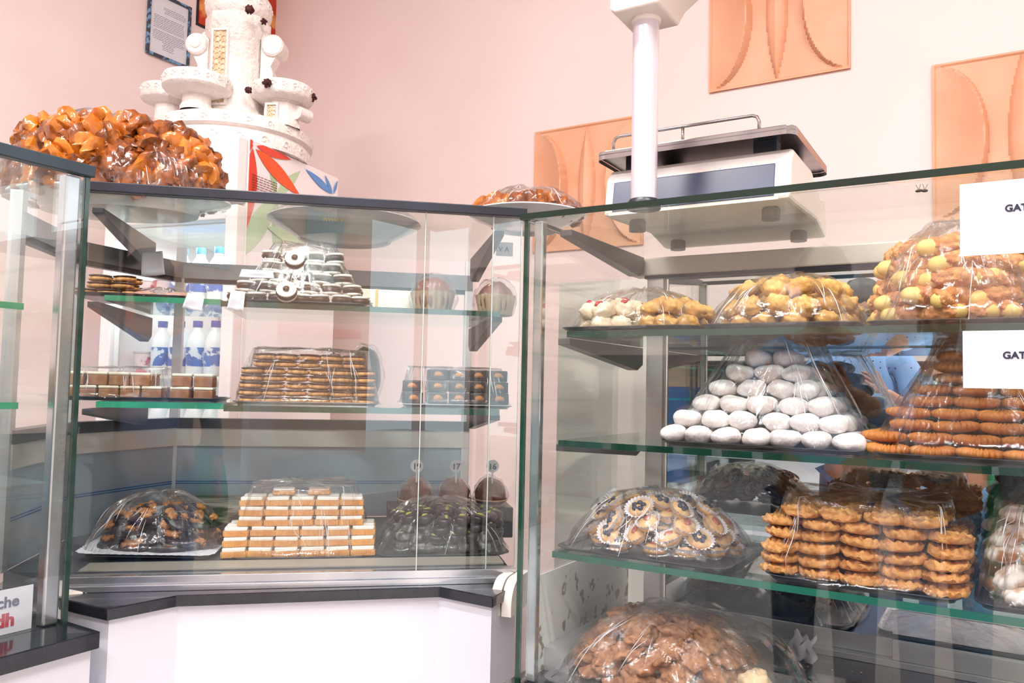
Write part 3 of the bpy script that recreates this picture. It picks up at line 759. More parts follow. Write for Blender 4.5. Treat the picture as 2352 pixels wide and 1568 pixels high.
# ------------------------------------------------------------------ scale on the right case
sy0 = YR + .17
q0 = aty(1385, 520, sy0).x; q1 = aty(1814, 478, sy0).x
SW = q1 - q0; SDp = .34
SC = thing('shop_scale', 'white electronic shop scale with dark display and steel platter, on the right case', 'scale', (q0, sy0, ZRT + .0005), 0)
SCW = mat('scale_plastic', 'f5ebe6', 'f7efea', rough=.35, scale=4)
hz = aty(1800, 343, sy0 + .03).z - ZRT
pts = [(0.0, .022), (0.012, hz - .02), (.03, hz), (SDp * .55, hz + .0), (SDp - .07, hz - .035), (SDp - .02, .09), (SDp, .012), (SDp - .02, .012), (SDp * .7, .03), (.05, .022)]
n = len(pts)
body = MB().add([(0, a, b) for a, b in pts] + [(SW, a, b) for a, b in pts], [tuple(range(n))[::-1], tuple(range(n, 2 * n))] + [(i, (i + 1) % n, (i + 1) % n + n, i + n) for i in range(n)])
obj('housing', body, SCW, SC, bev=.006)
def slope(y_): return 0
fx0 = aty(1405, 440, sy0).x - q0; fx1 = aty(1778, 440, sy0).x - q0
dz = MB(); z0s = .028; z1s = aty(1770, 372, sy0).z - ZRT
M_ = Matrix.Translation((0, -.0015, 0)) @ Matrix(((1, 0, 0, 0), (0, 1, .012 / (hz - .04), 0), (0, 0, 1, 0), (0, 0, 0, 1)))
obj('display', MB().box((fx0, -.003, z0s), (fx1, .001, z1s), M_), mat('display_grey', '474e66', '4e566f', rough=.25, scale=6), SC, bev=.002)
obj('display_lip', MB().box((fx0 - .006, -.0015, z0s - .006), (fx1 + .006, .0015, z1s + .006), M_), CREAM, SC)
pz = hz + .022
plat = MB().prism(rrect(SW / 2 + .012, .155, .02), pz, pz + .008, Matrix.Translation((SW / 2 - .002, .145, 0)))
plat.prism(rrect(SW / 2 + .012, .155, .02), pz - .008, pz, Matrix.Translation((SW / 2 - .002, .145, 0)), caps=False)
obj('platter', plat, STEEL, SC, bev=.0015)
for x in (.05, SW - .05):
    for y in (.05, .24): obj('platter_support', MB().box((x - .02, y - .015, hz - .04), (x + .02, y + .015, pz - .0005)), BLACKR, SC)
ft = MB()
for x in (.045, SW - .045):
    for y in (.06, SDp - .05): ft.lathe([(0, 0), (.016, 0), (.016, .018), (.012, .024), (.012, .03), (0, .03)], 16, Matrix.Translation((x, y, 0)))
obj('feet', ft, mat('foot_plastic', '4c4a48', '2d2c2b', rough=.4, scale=80), SC, smooth=40)
rl = MB(); ra = aty(1412, 322, sy0 + .02).x - q0; rb = SW - .055; rh = aty(1770, 262, sy0 + .02).z - ZRT
rl.tube([(ra + .0, .015, pz + .006), (ra + .0, .015, rh - .012), (ra + .004, .015, rh - .003), (ra + .012, .015, rh), (rb - .012, .015, rh), (rb - .004, .015, rh - .003), (rb, .015, rh - .012), (rb, .015, pz + .006)], .003, 8)
rl.tube([((ra + rb) / 2, .015, pz + .006), ((ra + rb) / 2, .015, rh)], .003, 8)
obj('guard_rail', rl, STEEL, SC, smooth=True)

# pole display on the right case
yp = YR + .055
pb = aty(1479, 446, yp); pt = aty(1495, 48, yp)
PO = thing('pole_display', 'thick silver-white pole with a cream head, rising from the right case beside the scale', 'display pole', (pb.x, yp, ZRT + .0002), 0)
rr = 31 * (pb - EYE).length / FPX * .93
zh = pt.z - ZRT
obj('pole', MB().lathe([(rr, .01), (rr * 1.02, zh)], 40), mat('silver_pole', 'dcd6de', 'e2dce4', rough=.28, metal=.35, scale=3), PO, smooth=True)
obj('collar', MB().lathe([(0, 0), (rr * 1.3, 0), (rr * 1.3, .010), (rr * 1.12, .016), (rr, .016)], 36), BLACKR, PO, smooth=40)
hd = MB()
hd.lathe([(rr * 1.0, zh - .004), (rr * 1.15, zh - .004), (rr * 1.15, zh + .006), (0, zh + .006)], 36)
pr_ = [(-.045, .012), (-.052, .03), (-.052, .052), (.16, .052), (.10, .048), (.066, .034), (.046, .010), (.04, .004), (-.038, .004)]
hh = [(x, zh + z) for x, z in [(-.037, .004), (.040, .004), (.052, .024), (.078, .042), (.12, .049), (.34, .052), (.34, .16), (-.058, .16), (-.058, .047), (-.046, .036), (-.046, .010)]]
n = len(hh)
hd.add([(x, -.05, z) for x, z in hh] + [(x, .05, z) for x, z in hh], [tuple(range(n)), tuple(range(n, 2 * n))[::-1]] + [(i, i + n, (i + 1) % n + n, (i + 1) % n) for i in range(n)])
obj('head', hd, mat('cream_head', 'f3e8df', 'f0e4da', rough=.4, scale=4), PO, smooth=30, bev=.003)

# ================================================================== pastries
GOLDC = mat('baked_gold', 'dca255', 'c27e3a', rough=.6, scale=45, bump=.6, bscale=160)
CHOC = mat('chocolate', '3a1f17', '4b2a1e', rough=.35, scale=40, bump=.2)
DCHOC = mat('dark_chocolate', '211820', '2d2027', rough=.3, scale=40, bump=.3, bscale=90)
CREAMB = mat('cream_biscuit', 'f3e9d8', 'eadcc4', rough=.6, scale=60, bump=.3)
ICING = mat('white_icing', 'f8f3ec', 'f4ece2', rough=.35, scale=30)
HONEY = mat('honey_pastry', 'b05c12', 'd8862a', rough=.22, scale=26, bump=.8, bscale=80, coat=.7)
HONEYD = mat('dark_honey_pastry', '5f2c0c', 'b9641a', rough=.25, scale=30, bump=.8, bscale=80, coat=.6)
POWDER = mat('powdered_sugar', 'f6f0ee', 'eadfdb', rough=.85, scale=55, bump=.8, bscale=190)
RIDGE = mat('ridged_biscuit', 'd48a3c', 'bd6f2c', rough=.55, scale=30, bump=.3, bscale=120)
CRUMB = mat('crumble_biscuit', 'dca362', 'c07c3c', rough=.7, scale=90, bump=1, bscale=150, bdist=.004)
BROWNC = mat('brown_crumb', 'c48f69', 'a86f4c', rough=.8, scale=90, bump=1, bscale=180, bdist=.004)
GBALL = mat('golden_ball', 'dcae66', 'c08840', rough=.6, scale=50, bump=.8, bscale=150)
WBALL = mat('pale_ball', 'efdfc8', 'e2c9a6', rough=.7, scale=50, bump=.8, bscale=150)
CHERRY = mat('candied_cherry', 'b0182a', 'd03040', rough=.15, scale=30, coat=.6)
NUTM = mat('chopped_nuts', 'd99b62', 'b9703f', rough=.75, scale=110, bump=1, bscale=240)
YELL = mat('yellow_finger', 'ecc878', 'e2b75e', rough=.55, scale=30, bump=.2)
PCUP = mat('paper_cup', 'ece8ee', 'e2dde6', rough=.8, scale=20)
WALN = mat('walnut', 'c88a4e', '8f5526', rough=.6, scale=90, bump=.8)
LOAFM = mat('loaf_crust', '8a5340', '6d3b2c', rough=.5, scale=25, bump=.6)

def disc_fn(rx, ry, h, n=0, amp=0.0, pw=2.6, nzamp=0.0, nf=40, seed=0.0, topflat=1.0):
    def f(th, t):
        a = PI * t; c = math.cos(a); s = math.sin(a)
        r = abs(s) ** (2 / pw); z = (abs(c) ** (2 / pw)) * (1 if c > 0 else -1)
        k = 1 + amp * math.cos(n * th) * (r if n else 0)
        p = Vector((rx * r * k * math.cos(th), ry * r * k * math.sin(th), h / 2 * z + h / 2))
        if nzamp: p += Vector((math.cos(th) * r, math.sin(th) * r, z * .6)) * nzamp * nz(p, nf, seed)
        return p
    return f
def blob_mb(rx, ry, rz, amp, f, nu=28, nv=16, seed=0.0, flat=.55):
    def fn(th, t):
        a = PI * t; d = Vector((math.sin(a) * math.cos(th), math.sin(a) * math.sin(th), math.cos(a)))
        k = 1 + amp * (nz(d, f, seed) + .5 * nz(d, f * 2.3, seed + 3))
        z = d.z * rz * k
        if z < -rz * flat: z = -rz * flat
        return Vector((d.x * rx * k, d.y * ry * k, z + rz * flat))
    return MB().radial(fn, nu, nv)

# --- kinds
def k_white():
    out = []
    for sd_ in range(3):
        out.append(Proto(solo('powdered_cookie', MB().radial(disc_fn(.0243, .0238, .0305, pw=2.1, nzamp=.0045, nf=55, seed=sd_ * 4.1), 30, 16), POWDER, 'cookie')))
    return out
def k_ridge():
    out = []
    for sd_ in range(2):
        def fn(th, t, sd_=sd_):
            p = disc_fn(.030, .024, .0172, pw=2.4)(th, t)
            r = math.hypot(p.x / .030, p.y / .024); k = 1 + .11 * math.cos(22 * th + 3.0 * t) * max(0, r - .35)
            z = p.z + (.0022 * math.cos(22 * th + 3 * t) * r if p.z > .0165 * .5 else 0)
            if r < .35 and p.z > .008: z -= .004
            return Vector((p.x * k, p.y * k, z))
        out.append(Proto(solo('ridged_biscuit', MB().radial(fn, 88, 12), RIDGE, 'biscuit')))
    return out
def k_crumble():
    out = []
    for sd_ in range(3):
        def fn(th, t, sd_=sd_):
            p = disc_fn(.0295, .0295, .0165, pw=2.5)(th, t)
            if t < .62:
                v = noise.voronoi(Vector((p.x, p.y, p.z)) * 105 + Vector((sd_ * 7, 0, 0)))[0]
                b = max(0, .62 - v[0]) * .009
                r = math.hypot(p.x, p.y) / .0295
                return p + Vector((p.x * b * 16, p.y * b * 22, b * 1.25 - .002))
            return p
        out.append(Proto(solo('crumble_biscuit', MB().radial(fn, 64, 26), CRUMB, 'biscuit')))
    return out
def k_brown():
    return [Proto(solo('crumb_cookie', MB().radial(disc_fn(.027, .026, .018, pw=2.2, nzamp=.011, nf=95, seed=k * 5.), 60, 24), BROWNC, 'cookie')) for k in range(3)]
def k_ball(m, nm, r=.021, rz=.017):
    return [Proto(solo(nm, blob_mb(r, r, rz, .28, 2.2, seed=k * 3.3 + r * 100), m, 'cookie')) for k in range(3)]
def k_cherry():
    out = []
    for k in range(2):
        t = thing('cherry_ball', 'x', 'cookie')
        obj('dough_ball', blob_mb(.021, .021, .018, .22, 2.3, seed=k * 6.), WBALL, t, smooth=True)
        obj('cherry', blob_mb(.009, .008, .005, .3, 2, 14, 8, seed=k + 1.), CHERRY, t, loc=(.002, -.004, .0225), rot=(.15, 0, 0), smooth=True)
        out.append(Proto(t))
    return out
def k_roll():
    out = []
    for k in range(2):
        t = thing('nut_roll', 'x', 'pastry')
        L = .030; r = .013
        def fn(th, q): 
            a = PI * q; x = -math.cos(a) * (L + r * .8); rr_ = r * min(1, (1 - abs(math.cos(a)) ** 6) ** .5 * 1.0)
            return Vector((x, rr_ * math.cos(th), rr_ * math.sin(th) + r))
        obj('finger', MB().radial(fn, 20, 20), YELL, t, smooth=True)
        def fn2(th, q, k=k):
            a = PI * q; x = -math.cos(a) * L * 1.02 + (.006 if k else -.005); rr_ = (r + .0035) * abs(math.sin(a)) ** .35
            d = Vector((0, math.cos(th), math.sin(th))); rr_ += .0045 * nz(Vector((x, d.y * r, d.z * r)), 160, k * 9.)
            return Vector((x, rr_ * d.y, rr_ * d.z + r))
        obj('nut_coating', MB().radial(fn2, 40, 26), NUTM, t, smooth=30)
        out.append(Proto(t))
    return out
def k_choc():
    t = thing('chocolate_sandwich_cookie', 'x', 'cookie')
    obj('lower_biscuit', MB().radial(disc_fn(.0210, .0210, .0070, 22, .035, pw=3), 66, 10), ICING, t, smooth=True)
    obj('filling', MB().radial(disc_fn(.0224, .0224, .0165, 0, 0, pw=2.6), 30, 8), CHOC, t, loc=(0, 0, .0045), smooth=True)
    def ring(th, q):
        p = disc_fn(.0213, .0213, .0085, 22, .035, pw=3)(th, q); r = math.hypot(p.x, p.y)
        if p.z > .005 and r < .009: p.z -= .004
        return p
    obj('upper_biscuit', MB().radial(ring, 66, 12), ICING, t, loc=(0, 0, .0175), smooth=True)
    obj('chocolate_dot', blob_mb(.007, .007, .004, .3, 2, 12, 8), CHOC, t, loc=(0, 0, .0225), smooth=True)
    return [Proto(t)]
def k_stripe():
    t = thing('chocolate_topped_biscuit', 'x', 'biscuit')
    def fn(th, q):
        p = disc_fn(.0245, .019, .0115, 0, 0, pw=2.8)(th, q); r = math.hypot(p.x / .0245, p.y / .019)
        k = 1 + .04 * math.copysign(abs(math.cos(12 * th)) ** .5, math.cos(12 * th)) * r; return Vector((p.x * k, p.y * k, p.z))
    obj('biscuit', MB().radial(fn, 72, 10), mat('brown_gold_biscuit', 'd8a468', 'b5783e', rough=.6, scale=60, bump=.5), t, smooth=True)
    obj('chocolate_layer', MB().radial(disc_fn(.0245, .0185, .0058, 9, .03, pw=2.6), 36, 8), CHOC, t, loc=(0, 0, .0100), smooth=True)
    return [Proto(t)]
def k_iced():
    t = thing('iced_biscuit', 'x', 'biscuit')
    pts = []
    a, b = .0265, .016
    base = rrect(a, b, .004, 2); per = []
    n = len(base)
    for i in range(n):
        p, q = Vector((*base[i], 0)), Vector((*base[(i + 1) % n], 0)); L = (q - p).length; m_ = max(1, int(L / .0011))
        for k in range(m_): per.append(p.lerp(q, k / m_))
    acc = 0; sc = []
    for i, p in enumerate(per):
        acc = i * .0011; w = .0011 * math.cos(acc / .0042 * 2 * PI); d = Vector((p.x / a, p.y / b, 0)).normalized(); sc.append((p.x + d.x * w, p.y + d.y * w))
    obj('biscuit', MB().prism(sc, 0, .0115), mat('golden_biscuit', 'e0a662', 'd3924c', rough=.55, scale=40, bump=.2), t, smooth=40, bev=.0008)
    ic = MB().prism(rrect(.0245, .0135, .004, 4), .0115, .0195); obj('icing', ic, ICING, t, smooth=40, bev=.0018)
    return [Proto(t)]
def k_dark(w=.022, h=.026):
    t = thing('chocolate_square', 'x', 'pastry')
    obj('chocolate_block', MB().box((-w, -w, 0), (w, w, h)), DCHOC, t, bev=.003, smooth=True)
    obj('nut_side', blob_mb(.011, .004, .007, .4, 2.5, 14, 9), WALN, t, loc=(0, -w, h * .35), smooth=True)
    return [Proto(t)]
def k_dark2():
    t = thing('dark_chocolate_bite', 'x', 'chocolate')
    obj('chocolate_block', MB().radial(disc_fn(.021, .018, .022, pw=3.4, nzamp=.002), 28, 12), DCHOC, t, smooth=True)
    obj('topping', blob_mb(.010, .004, .0035, .4, 2, 12, 8), mat('pistachio', 'a9ab4f', '8a8f3c', rough=.6), t, loc=(0, -.004, .0195), smooth=True)
    return [Proto(t)]
def k_cup():
    out = []
    for kk in range(3):
        t = thing('petit_four', 'x', 'pastry')
        def cupf(i, j):
            th = 2 * PI * i; r = .013 + .0135 * j; k = 1 + .07 * math.cos(24 * th) * j
            return Vector((r * k * math.cos(th), r * k * math.sin(th) * .8, .018 * j ** .8))
        obj('paper_cup', MB().grid(cupf, 96, 5), PCUP, t, smooth=True)
        obj('biscuit', blob_mb(.022, .0175, .011, .2, 2.5, 24, 12, seed=kk * 3.), mat('pale_gold_biscuit', 'e0b985', 'cf9c62', rough=.65, scale=60, bump=.5), t, loc=(0, 0, .004), smooth=True)
        top = MB()
        if kk < 2:
            for q in range(5):
                a = q * 2 * PI / 5
                top.add(blob_mb(.0055, .0045, .004, .2, 2, 10, 6, seed=q).v, blob_mb(.0055, .0045, .004, .2, 2, 10, 6, seed=q).f, Matrix.Translation((.0085 * math.cos(a), .006 * math.sin(a), .0175)))
            obj('topping', top, mat('blue_black_topping', '2f3550', '23263c', rough=.35), t, smooth=True)
        else:
            obj('topping', blob_mb(.009, .006, .004, .25, 2, 14, 8), mat('red_brown_jam', 'a8523f', 'c0705a', rough=.3), t, loc=(0, 0, .018), smooth=True)
        out.append(Proto(t))
    return out
def k_cheb():
    out = []
    for kk in range(4):
        rnd = random.Random(kk * 11 + 3); mb = MB()
        # folded ribbons of dough crossing one another
        for q in range(4):
            a0 = q * 2 * PI / 4 + rnd.random() * .6; rr0 = .019 + rnd.random() * .005; tl = rnd.uniform(-.5, .5)
            path = []
            for i in range(13):
                t = i / 12 * PI * 1.15; path.append(Vector((rr0 * math.sin(t) * 1.25, .010 * math.cos(t * 1.6 + q), .012 * math.sin(2 * t + q) + .001 * q)))
            Rm = Matrix.Rotation(a0, 4, 'Z') @ Matrix.Rotation(tl, 4, 'X')
            path = [Rm @ p for p in path]; n = len(path); vs = []; fs = []
            for i, p in enumerate(path):
                tg = (path[min(i + 1, n - 1)] - path[max(i - 1, 0)]).normalized(); wv = Vector((0, 0, 1)) + Vector((rnd.uniform(-.1, .1), rnd.uniform(-.1, .1), 0)); x = tg.cross(wv).normalized(); y = x.cross(tg)
                hw, ht = .0125 + .003 * math.sin(i), .0055
                for cx, cy in ((-1, -1), (-.5, -1.5), (.5, -1.5), (1, -1), (1, 1), (.5, 1.5), (-.5, 1.5), (-1, 1)):
                    pp = p + y * hw * cx + x * ht * cy; pp += Vector((nz(pp, 90, kk), nz(pp, 90, kk + 5.), nz(pp, 90, kk + 9.))) * .003; vs.append(tuple(pp + Vector((0, 0, .018))))
            for i in range(n - 1):
                for k in range(8):
                    l = (k + 1) % 8; fs.append((i * 8 + k, i * 8 + l, (i + 1) * 8 + l, (i + 1) * 8 + k))
            fs += [tuple(range(8))[::-1], tuple(range((n - 1) * 8, n * 8))]
            mb.add(vs, fs)
        mb2 = blob_mb(.024, .022, .018, .55, 2.2, 26, 16, seed=kk * 2.); mb.add(mb2.v, mb2.f, Matrix.Translation((0, 0, .003)))
        out.append(Proto(solo('honey_pastry', mb, HONEY if kk % 2 else HONEYD, 'pastry', 60)))
    return out

NUM = ['first', 'second', 'third', 'fourth', 'fifth', 'sixth', 'seventh', 'eighth', 'ninth', 'tenth']
LAY = ['in the bottom layer', 'in the second layer up', 'in the third layer up', 'in the fourth layer up', 'in the fifth layer up', 'in the sixth layer up', 'in the seventh layer up', 'in the eighth layer up', 'in the ninth layer up', 'in the tenth layer up']
def stack(protos, F, nx, ny, layers, dx, dy, dz, sx=1.0, sy=1.0, jit=.002, rj=.25, tilt=.05, what='cookie', group='cookies', stag=True, frontlean=.0, spin=True, back=False, rz=0.0, place=''):
    short = ' '.join(what.split()[:8])
    """F frame matrix: x along the front, y away, origin front-centre; only cells that can be seen are laid"""
    for k in range(layers):
        cx = nx - k * sx; cy = max(1, ny - k * sy)
        nxk = max(1, int(round(cx))); nyk = max(1, int(round(cy)))
        y0 = (ny - cy) * dy * .5 * (1.0)
        for j in range(nyk):
            for i in range(nxk):
                inner = 0 < i < nxk - 1 and 0 < j < nyk - (1 if back else 0) and not (back and j == nyk - 1)
                if j > 0 and inner:
                    nx2 = nx - (k + 1) * sx; ny2 = ny - (k + 1) * sy
                    if k < layers - 1: continue
                if not back and j > 2 and k < layers - 1: continue
                off = .5 * dx if (stag and (k % 2) and abs(sx - round(sx)) < .01 and round(sx) == 0) else 0
                x = (i - (nxk - 1) / 2) * dx + off + random.uniform(-jit, jit)
                y = y0 + dy * .5 + j * dy + random.uniform(-jit, jit) + frontlean * k
                loc = F @ Vector((x, y, k * dz + .0005))
                rot = F.to_3x3().to_euler(); r = Euler((random.uniform(-tilt, tilt), random.uniform(-tilt, tilt), rot.z + rz + (random.uniform(-rj, rj) if not spin else random.uniform(-PI, PI))))
                nm = '%s, %s layer up, %s from left, %s row' % (short, NUM[k], NUM[i], ('front', 'second', 'third', 'fourth', 'fifth', 'sixth')[j])
                ob_ = random.choice(protos).put(loc, r, nm, group)
def mound(protos, F, a, b, h, sp, dz, what, group, place, pw=2.0, tilt=.5, back=False, scale=1.0, lean=.6, inner=True, yaw=PI):
    L = max(1, int(h / dz)); 
    for k in range(L):
        z = k * dz; f = max(0.0, 1 - (z / h) ** pw) ** .5
        rings = [(1, f)] + ([(.55, f)] if inner or k == L - 1 else []) + ([(.12, f)] if k >= L - 2 else [])
        for q, ff in rings:
            ra, rb = max(.001, (a - sp * .45) * ff * q), max(.001, (b - sp * .45) * ff * q)
            per = PI * (3 * (ra + rb) - math.sqrt((3 * ra + rb) * (ra + 3 * rb))); n = max(1, int(per / sp))
            ph = random.random() * 6
            for i in range(n):
                t = ph + 2 * PI * i / n
                if not back and math.sin(t) > .45 and k < L - 2: continue
                if q < 1 and not back and math.sin(t) > .1 and k < L - 1: continue
                zz = z if q == 1 else min(h - dz * .6, z + dz * .35)
                loc = F @ Vector((ra * math.cos(t) + random.uniform(-.003, .003), rb * math.sin(t) + random.uniform(-.003, .003), zz + .0005 + (0 if k == 0 else random.uniform(-.002, .002))))
                ln_ = lean * q * (1 if k > 0 else .3); base = F.to_3x3().to_euler().z
                ax = Vector((-math.sin(t + base), math.cos(t + base), 0))
                R_ = Matrix.Rotation(ln_ * .8 * random.uniform(.5, 1.2), 3, ax) @ Euler((random.uniform(-tilt, tilt), random.uniform(-tilt, tilt), random.uniform(-yaw, yaw))).to_matrix()
                if k == 0: R_ = Euler((random.uniform(-tilt, tilt) * .3, random.uniform(-tilt, tilt) * .3, random.uniform(-PI, PI))).to_matrix()
                sec = ('right end', 'rear right', 'rear', 'rear left', 'left end', 'front left', 'front', 'front right')[int(((t % (2 * PI)) + PI / 8) / (PI / 4)) % 8]
                nm = '%s, %s, %s of heap' % (what, 'at its foot' if k == 0 else ('at its top' if k >= L - 1 else ('tier %s up' % ('two', 'three', 'four', 'five', 'six', 'seven', 'eight')[min(6, k - 1)])), sec)
                random.choice(protos).put(loc, R_.to_euler(), nm, group, scale)
def tray(name, label, F, a, b, m=None, h=.008, doily=False, cat='tray', r=.02):
    """F origin is the centre of the tray's underside"""
    t = thing(name, label, cat); t.matrix_world = F
    mb = MB(); P1 = rrect(a - .010, b - .010, r, 6); P2 = rrect(a, b, r + .008, 6); n = len(P1)
    mb.prism(P1, 0, .002)
    vs = [(*p, .002) for p in P1] + [(*p, h) for p in P2] + [(*p, h + .0012) for p in P2] + [(p[0] * (a - .011) / (a - .01), p[1], .0032) for p in P1]
    for k in range(3): pass
    fs = [(i, (i + 1) % n, n + (i + 1) % n, n + i) for i in range(n)] + [(n + i, n + (i + 1) % n, 2 * n + (i + 1) % n, 2 * n + i) for i in range(n)] + [(2 * n + i, 2 * n + (i + 1) % n, 3 * n + (i + 1) % n, 3 * n + i) for i in range(n)]
    mb.add(vs, fs)
    obj('plate', mb, m or TRAYD, t, smooth=40)
    if doily:
        pts = []; bs = rrect(a + .004, b + .004, .03, 10); L = len(bs); k = 0
        for i in range(L):
            p, q = Vector((*bs[i], 0)), Vector((*bs[(i + 1) % L], 0)); m_ = max(1, int((q - p).length / .004))
            for s_ in range(m_):
                w = p.lerp(q, s_ / m_); d = Vector((w.x / a, w.y / b, 0)).normalized(); rr_ = .004 * abs(math.sin(k * .8)); k += 1; pts.append((w.x + d.x * rr_, w.y + d.y * rr_))
        obj('doily', MB().prism(pts, h + .0014, h + .0020), LACE, t)
    return t
def film(label, F, a, b, h, kind='dome', m=None, skirt=1.06, top=.7, seed=0.0, fold=.004, nu=96, nv=26, grp='plastic wraps over the trays', creases=12):
    """thin clear wrap over a tray, F at tray centre"""
    def fn(th, t):
        # t 0..1 from the top centre to the skirt
        ca, sa = math.cos(th), math.sin(th); e = 2 / 3.2
        dx = math.copysign(abs(ca) ** e, ca); dy = math.copysign(abs(sa) ** e, sa)
        if kind == 'dome':
            r = t * 1.02; z = h * max(0, 1 - min(1, r) ** 2.3) ** .75
        else:
            r = (t / .5) * top if t < .5 else top + (t - .5) / .5 * (1.02 - top); z = h if t < .5 else h * (1 - (t - .5) / .5) ** .9
            if t < .5: z = h * (1 + .03 * (1 - t * 2))
        if t > .93: r = 1.0 + (t - .93) / .07 * (skirt - 1); z = max(0, .004)
        p = Vector((a * r * dx, b * r * dy, z))
        w = fold * (1 if .05 < t < .97 else .3)
        n1_ = nz(Vector((math.cos(th) * 3, math.sin(th) * 3, t * 1.2)), 2.2, seed) + .8 * nz(Vector((math.cos(th) * 9, math.sin(th) * 9, t * .8)), 1.6, seed + 7)
        out_ = Vector((dx, dy, .6)) * w * n1_ * 1.6
        return p + out_ if t < .93 else p + Vector((0, 0, abs(n1_) * .004))
    mb = MB()
    vs = [tuple(fn(0, 0))]; fs = []
    for j in range(1, nv + 1):
        for i in range(nu): vs.append(tuple(fn(2 * PI * i / nu, j / nv)))
    for i in range(nu):
        k = (i + 1) % nu; fs.append((0, 1 + i, 1 + k))
        for j in range(nv - 1):
            q = 1 + j * nu; fs.append((q + i, q + nu + i, q + nu + k, q + k))
    mb.add(vs, fs)
    o = obj('plastic_wrap', mb, m or FILM, smooth=True); o.matrix_world = F
    uvl = o.data.uv_layers.new(name='UVMap'); lv = [0] * len(o.data.loops); o.data.loops.foreach_get('vertex_index', lv)
    buf = []
    for pl_ in o.data.polygons:
        idx = [lv[q] for q in pl_.loop_indices]; us = []
        for q in idx:
            us.append(((q - 1) % nu) / nu if q else None)
        mx_ = max(u for u in us if u is not None)
        for q, u in zip(idx, us):
            if u is None: u = mx_
            elif mx_ > .9 and u < .1: u += 1
            buf += [u, ((q - 1) // nu + 1) / nv if q else 0]
    uvl.data.foreach_set('uv', buf)
    if creases:
        cm_ = MB(); rc = random.Random(seed * 10 + 5)
        g0 = -PI / 2 + rc.uniform(-.5, .5)
        for q in range(creases):
            if q % 4 == 0: g0 = -PI / 2 + rc.uniform(-1.0, 1.0)
            th0 = g0 + rc.uniform(-.09, .09); t0 = rc.uniform(.45, .75); t1 = min(.97, t0 + rc.uniform(.12, .34)); dth = rc.uniform(-.10, .10)
            path = [fn(th0 + dth * k / 8, t0 + (t1 - t0) * k / 8) for k in range(9)]
            path = [p + Vector((p.x / a * .0012, p.y / b * .0012, .001)) for p in path]
            r0 = rc.uniform(.0004, .0009)
            cm_.tube(path, [r0 * math.sin(PI * (k + .6) / 9.2) for k in range(9)], 5)
        obj('wrap_fold_glints', cm_, FOLD_GLINT, o, smooth=True)  # fold ridges, coloured white as painted highlights on the wrap
    return tag(o, label, 'plastic wrap', grp)
def FMs(s, t, z, r=0.0): return Matrix.Translation(mp(s, t, z)) @ Matrix.Rotation(RZM + r, 4, 'Z')
def FR(x, y, z, r=0.0): return Matrix.Translation((x, YR + y, z)) @ Matrix.Rotation(r, 4, 'Z')

WHITE, RIDG, CRUM, BRWN = k_white(), k_ridge(), k_crumble(), k_brown()
GB, CB, ROLL, CUPS = k_ball(GBALL, 'golden_ball'), k_cherry(), k_roll(), k_cup()
CHOCC, STRP, ICED, DRK, DRK2, CHEB = k_choc(), k_stripe(), k_iced(), k_dark(), k_dark2(), k_cheb()

# ---------------- corner case, top shelf
tz1 = ZS1 + .0022
def sspan(xa, xb, y, t): return mray(xa, y, t)[0], mray(xb, y, t)[0]
a0, a1 = sspan(520, 845, 690, .15); cs = (a0 + a1) / 2; hw = (a1 - a0) / 2
TR_ = FMs(cs, .15 + .13, tz1)
tray('pastry_tray', 'dark tray carrying chocolate and white sandwich cookies, top shelf of the corner case', TR_, hw, .13)
stack(CHOCC, TR_ @ Matrix.Translation((0, -.115, .0035)), 6.6, 4, 5, .047, .050, .0262, .75, .5, .004, 3, .07, 'chocolate sandwich cookie with white discs', 'chocolate and white sandwich cookies', stag=False, place='pyramid on the top shelf')
for i, (px, py) in enumerate(((680, 597), (661, 668))):
    s_, z_ = mray(px, py, .165 if i else .23)
    CHOCC[0].put(mp(s_, .150 if i else .215, z_ - .012), (math.radians(58), 0, RZM), 'sandwich cookie tipped forward to show its chocolate dot, %s of the pyramid' % ('front row' if i else 'peak'), 'chocolate and white sandwich cookies', 1.05)
film('clear wrap over the chocolate and white cookie pyramid', TR_, hw * .99, .128, .155, 'frus', top=.45, seed=1.)
a0, a1 = sspan(196, 268, 672, .17)
TL = FMs((a0 + a1) / 2 + .01, .26, ZS1 + .0062)
tray('pastry_tray', 'dark tray of small layered biscuits, far left of the corner case top shelf', TL, .075, .10)
stack(STRP, TL @ Matrix.Translation((0, -.09, .0035)), 3, 3, 3, .048, .05, .0163, .5, .3, .002, .2, .04, 'small chocolate layered biscuit', 'layered biscuits at the left', spin=False, place='far left heap on the top shelf')
TL2 = FMs(mray(355, 672, .2)[0] + .01, .26, ZS1 + .0062, 0.0)
tray('pastry_tray', 'flat tray of wrapped pale slices, top shelf of the corner case beside the layered biscuits', TL2, .085, .09)
slc = Proto(solo('wrapped_slice', blob_mb(.036, .030, .010, .2, 2, 20, 10), mat('pink_slice', 'd9b7a8', 'b98672', rough=.4, scale=30), 'pastry'))
for i in range(6): slc.put(TL2 @ Vector((-.038 + (i % 2) * .076, -.055 + (i // 2) * .058, .0035)), (0, 0, i * .6), 'flat pale pastry slice on the tray at the left of the top shelf', 'flat pale slices')
film('flat clear wrap over the pale slices, top shelf', TL2, .082, .088, .032, seed=4., nu=60, nv=16)
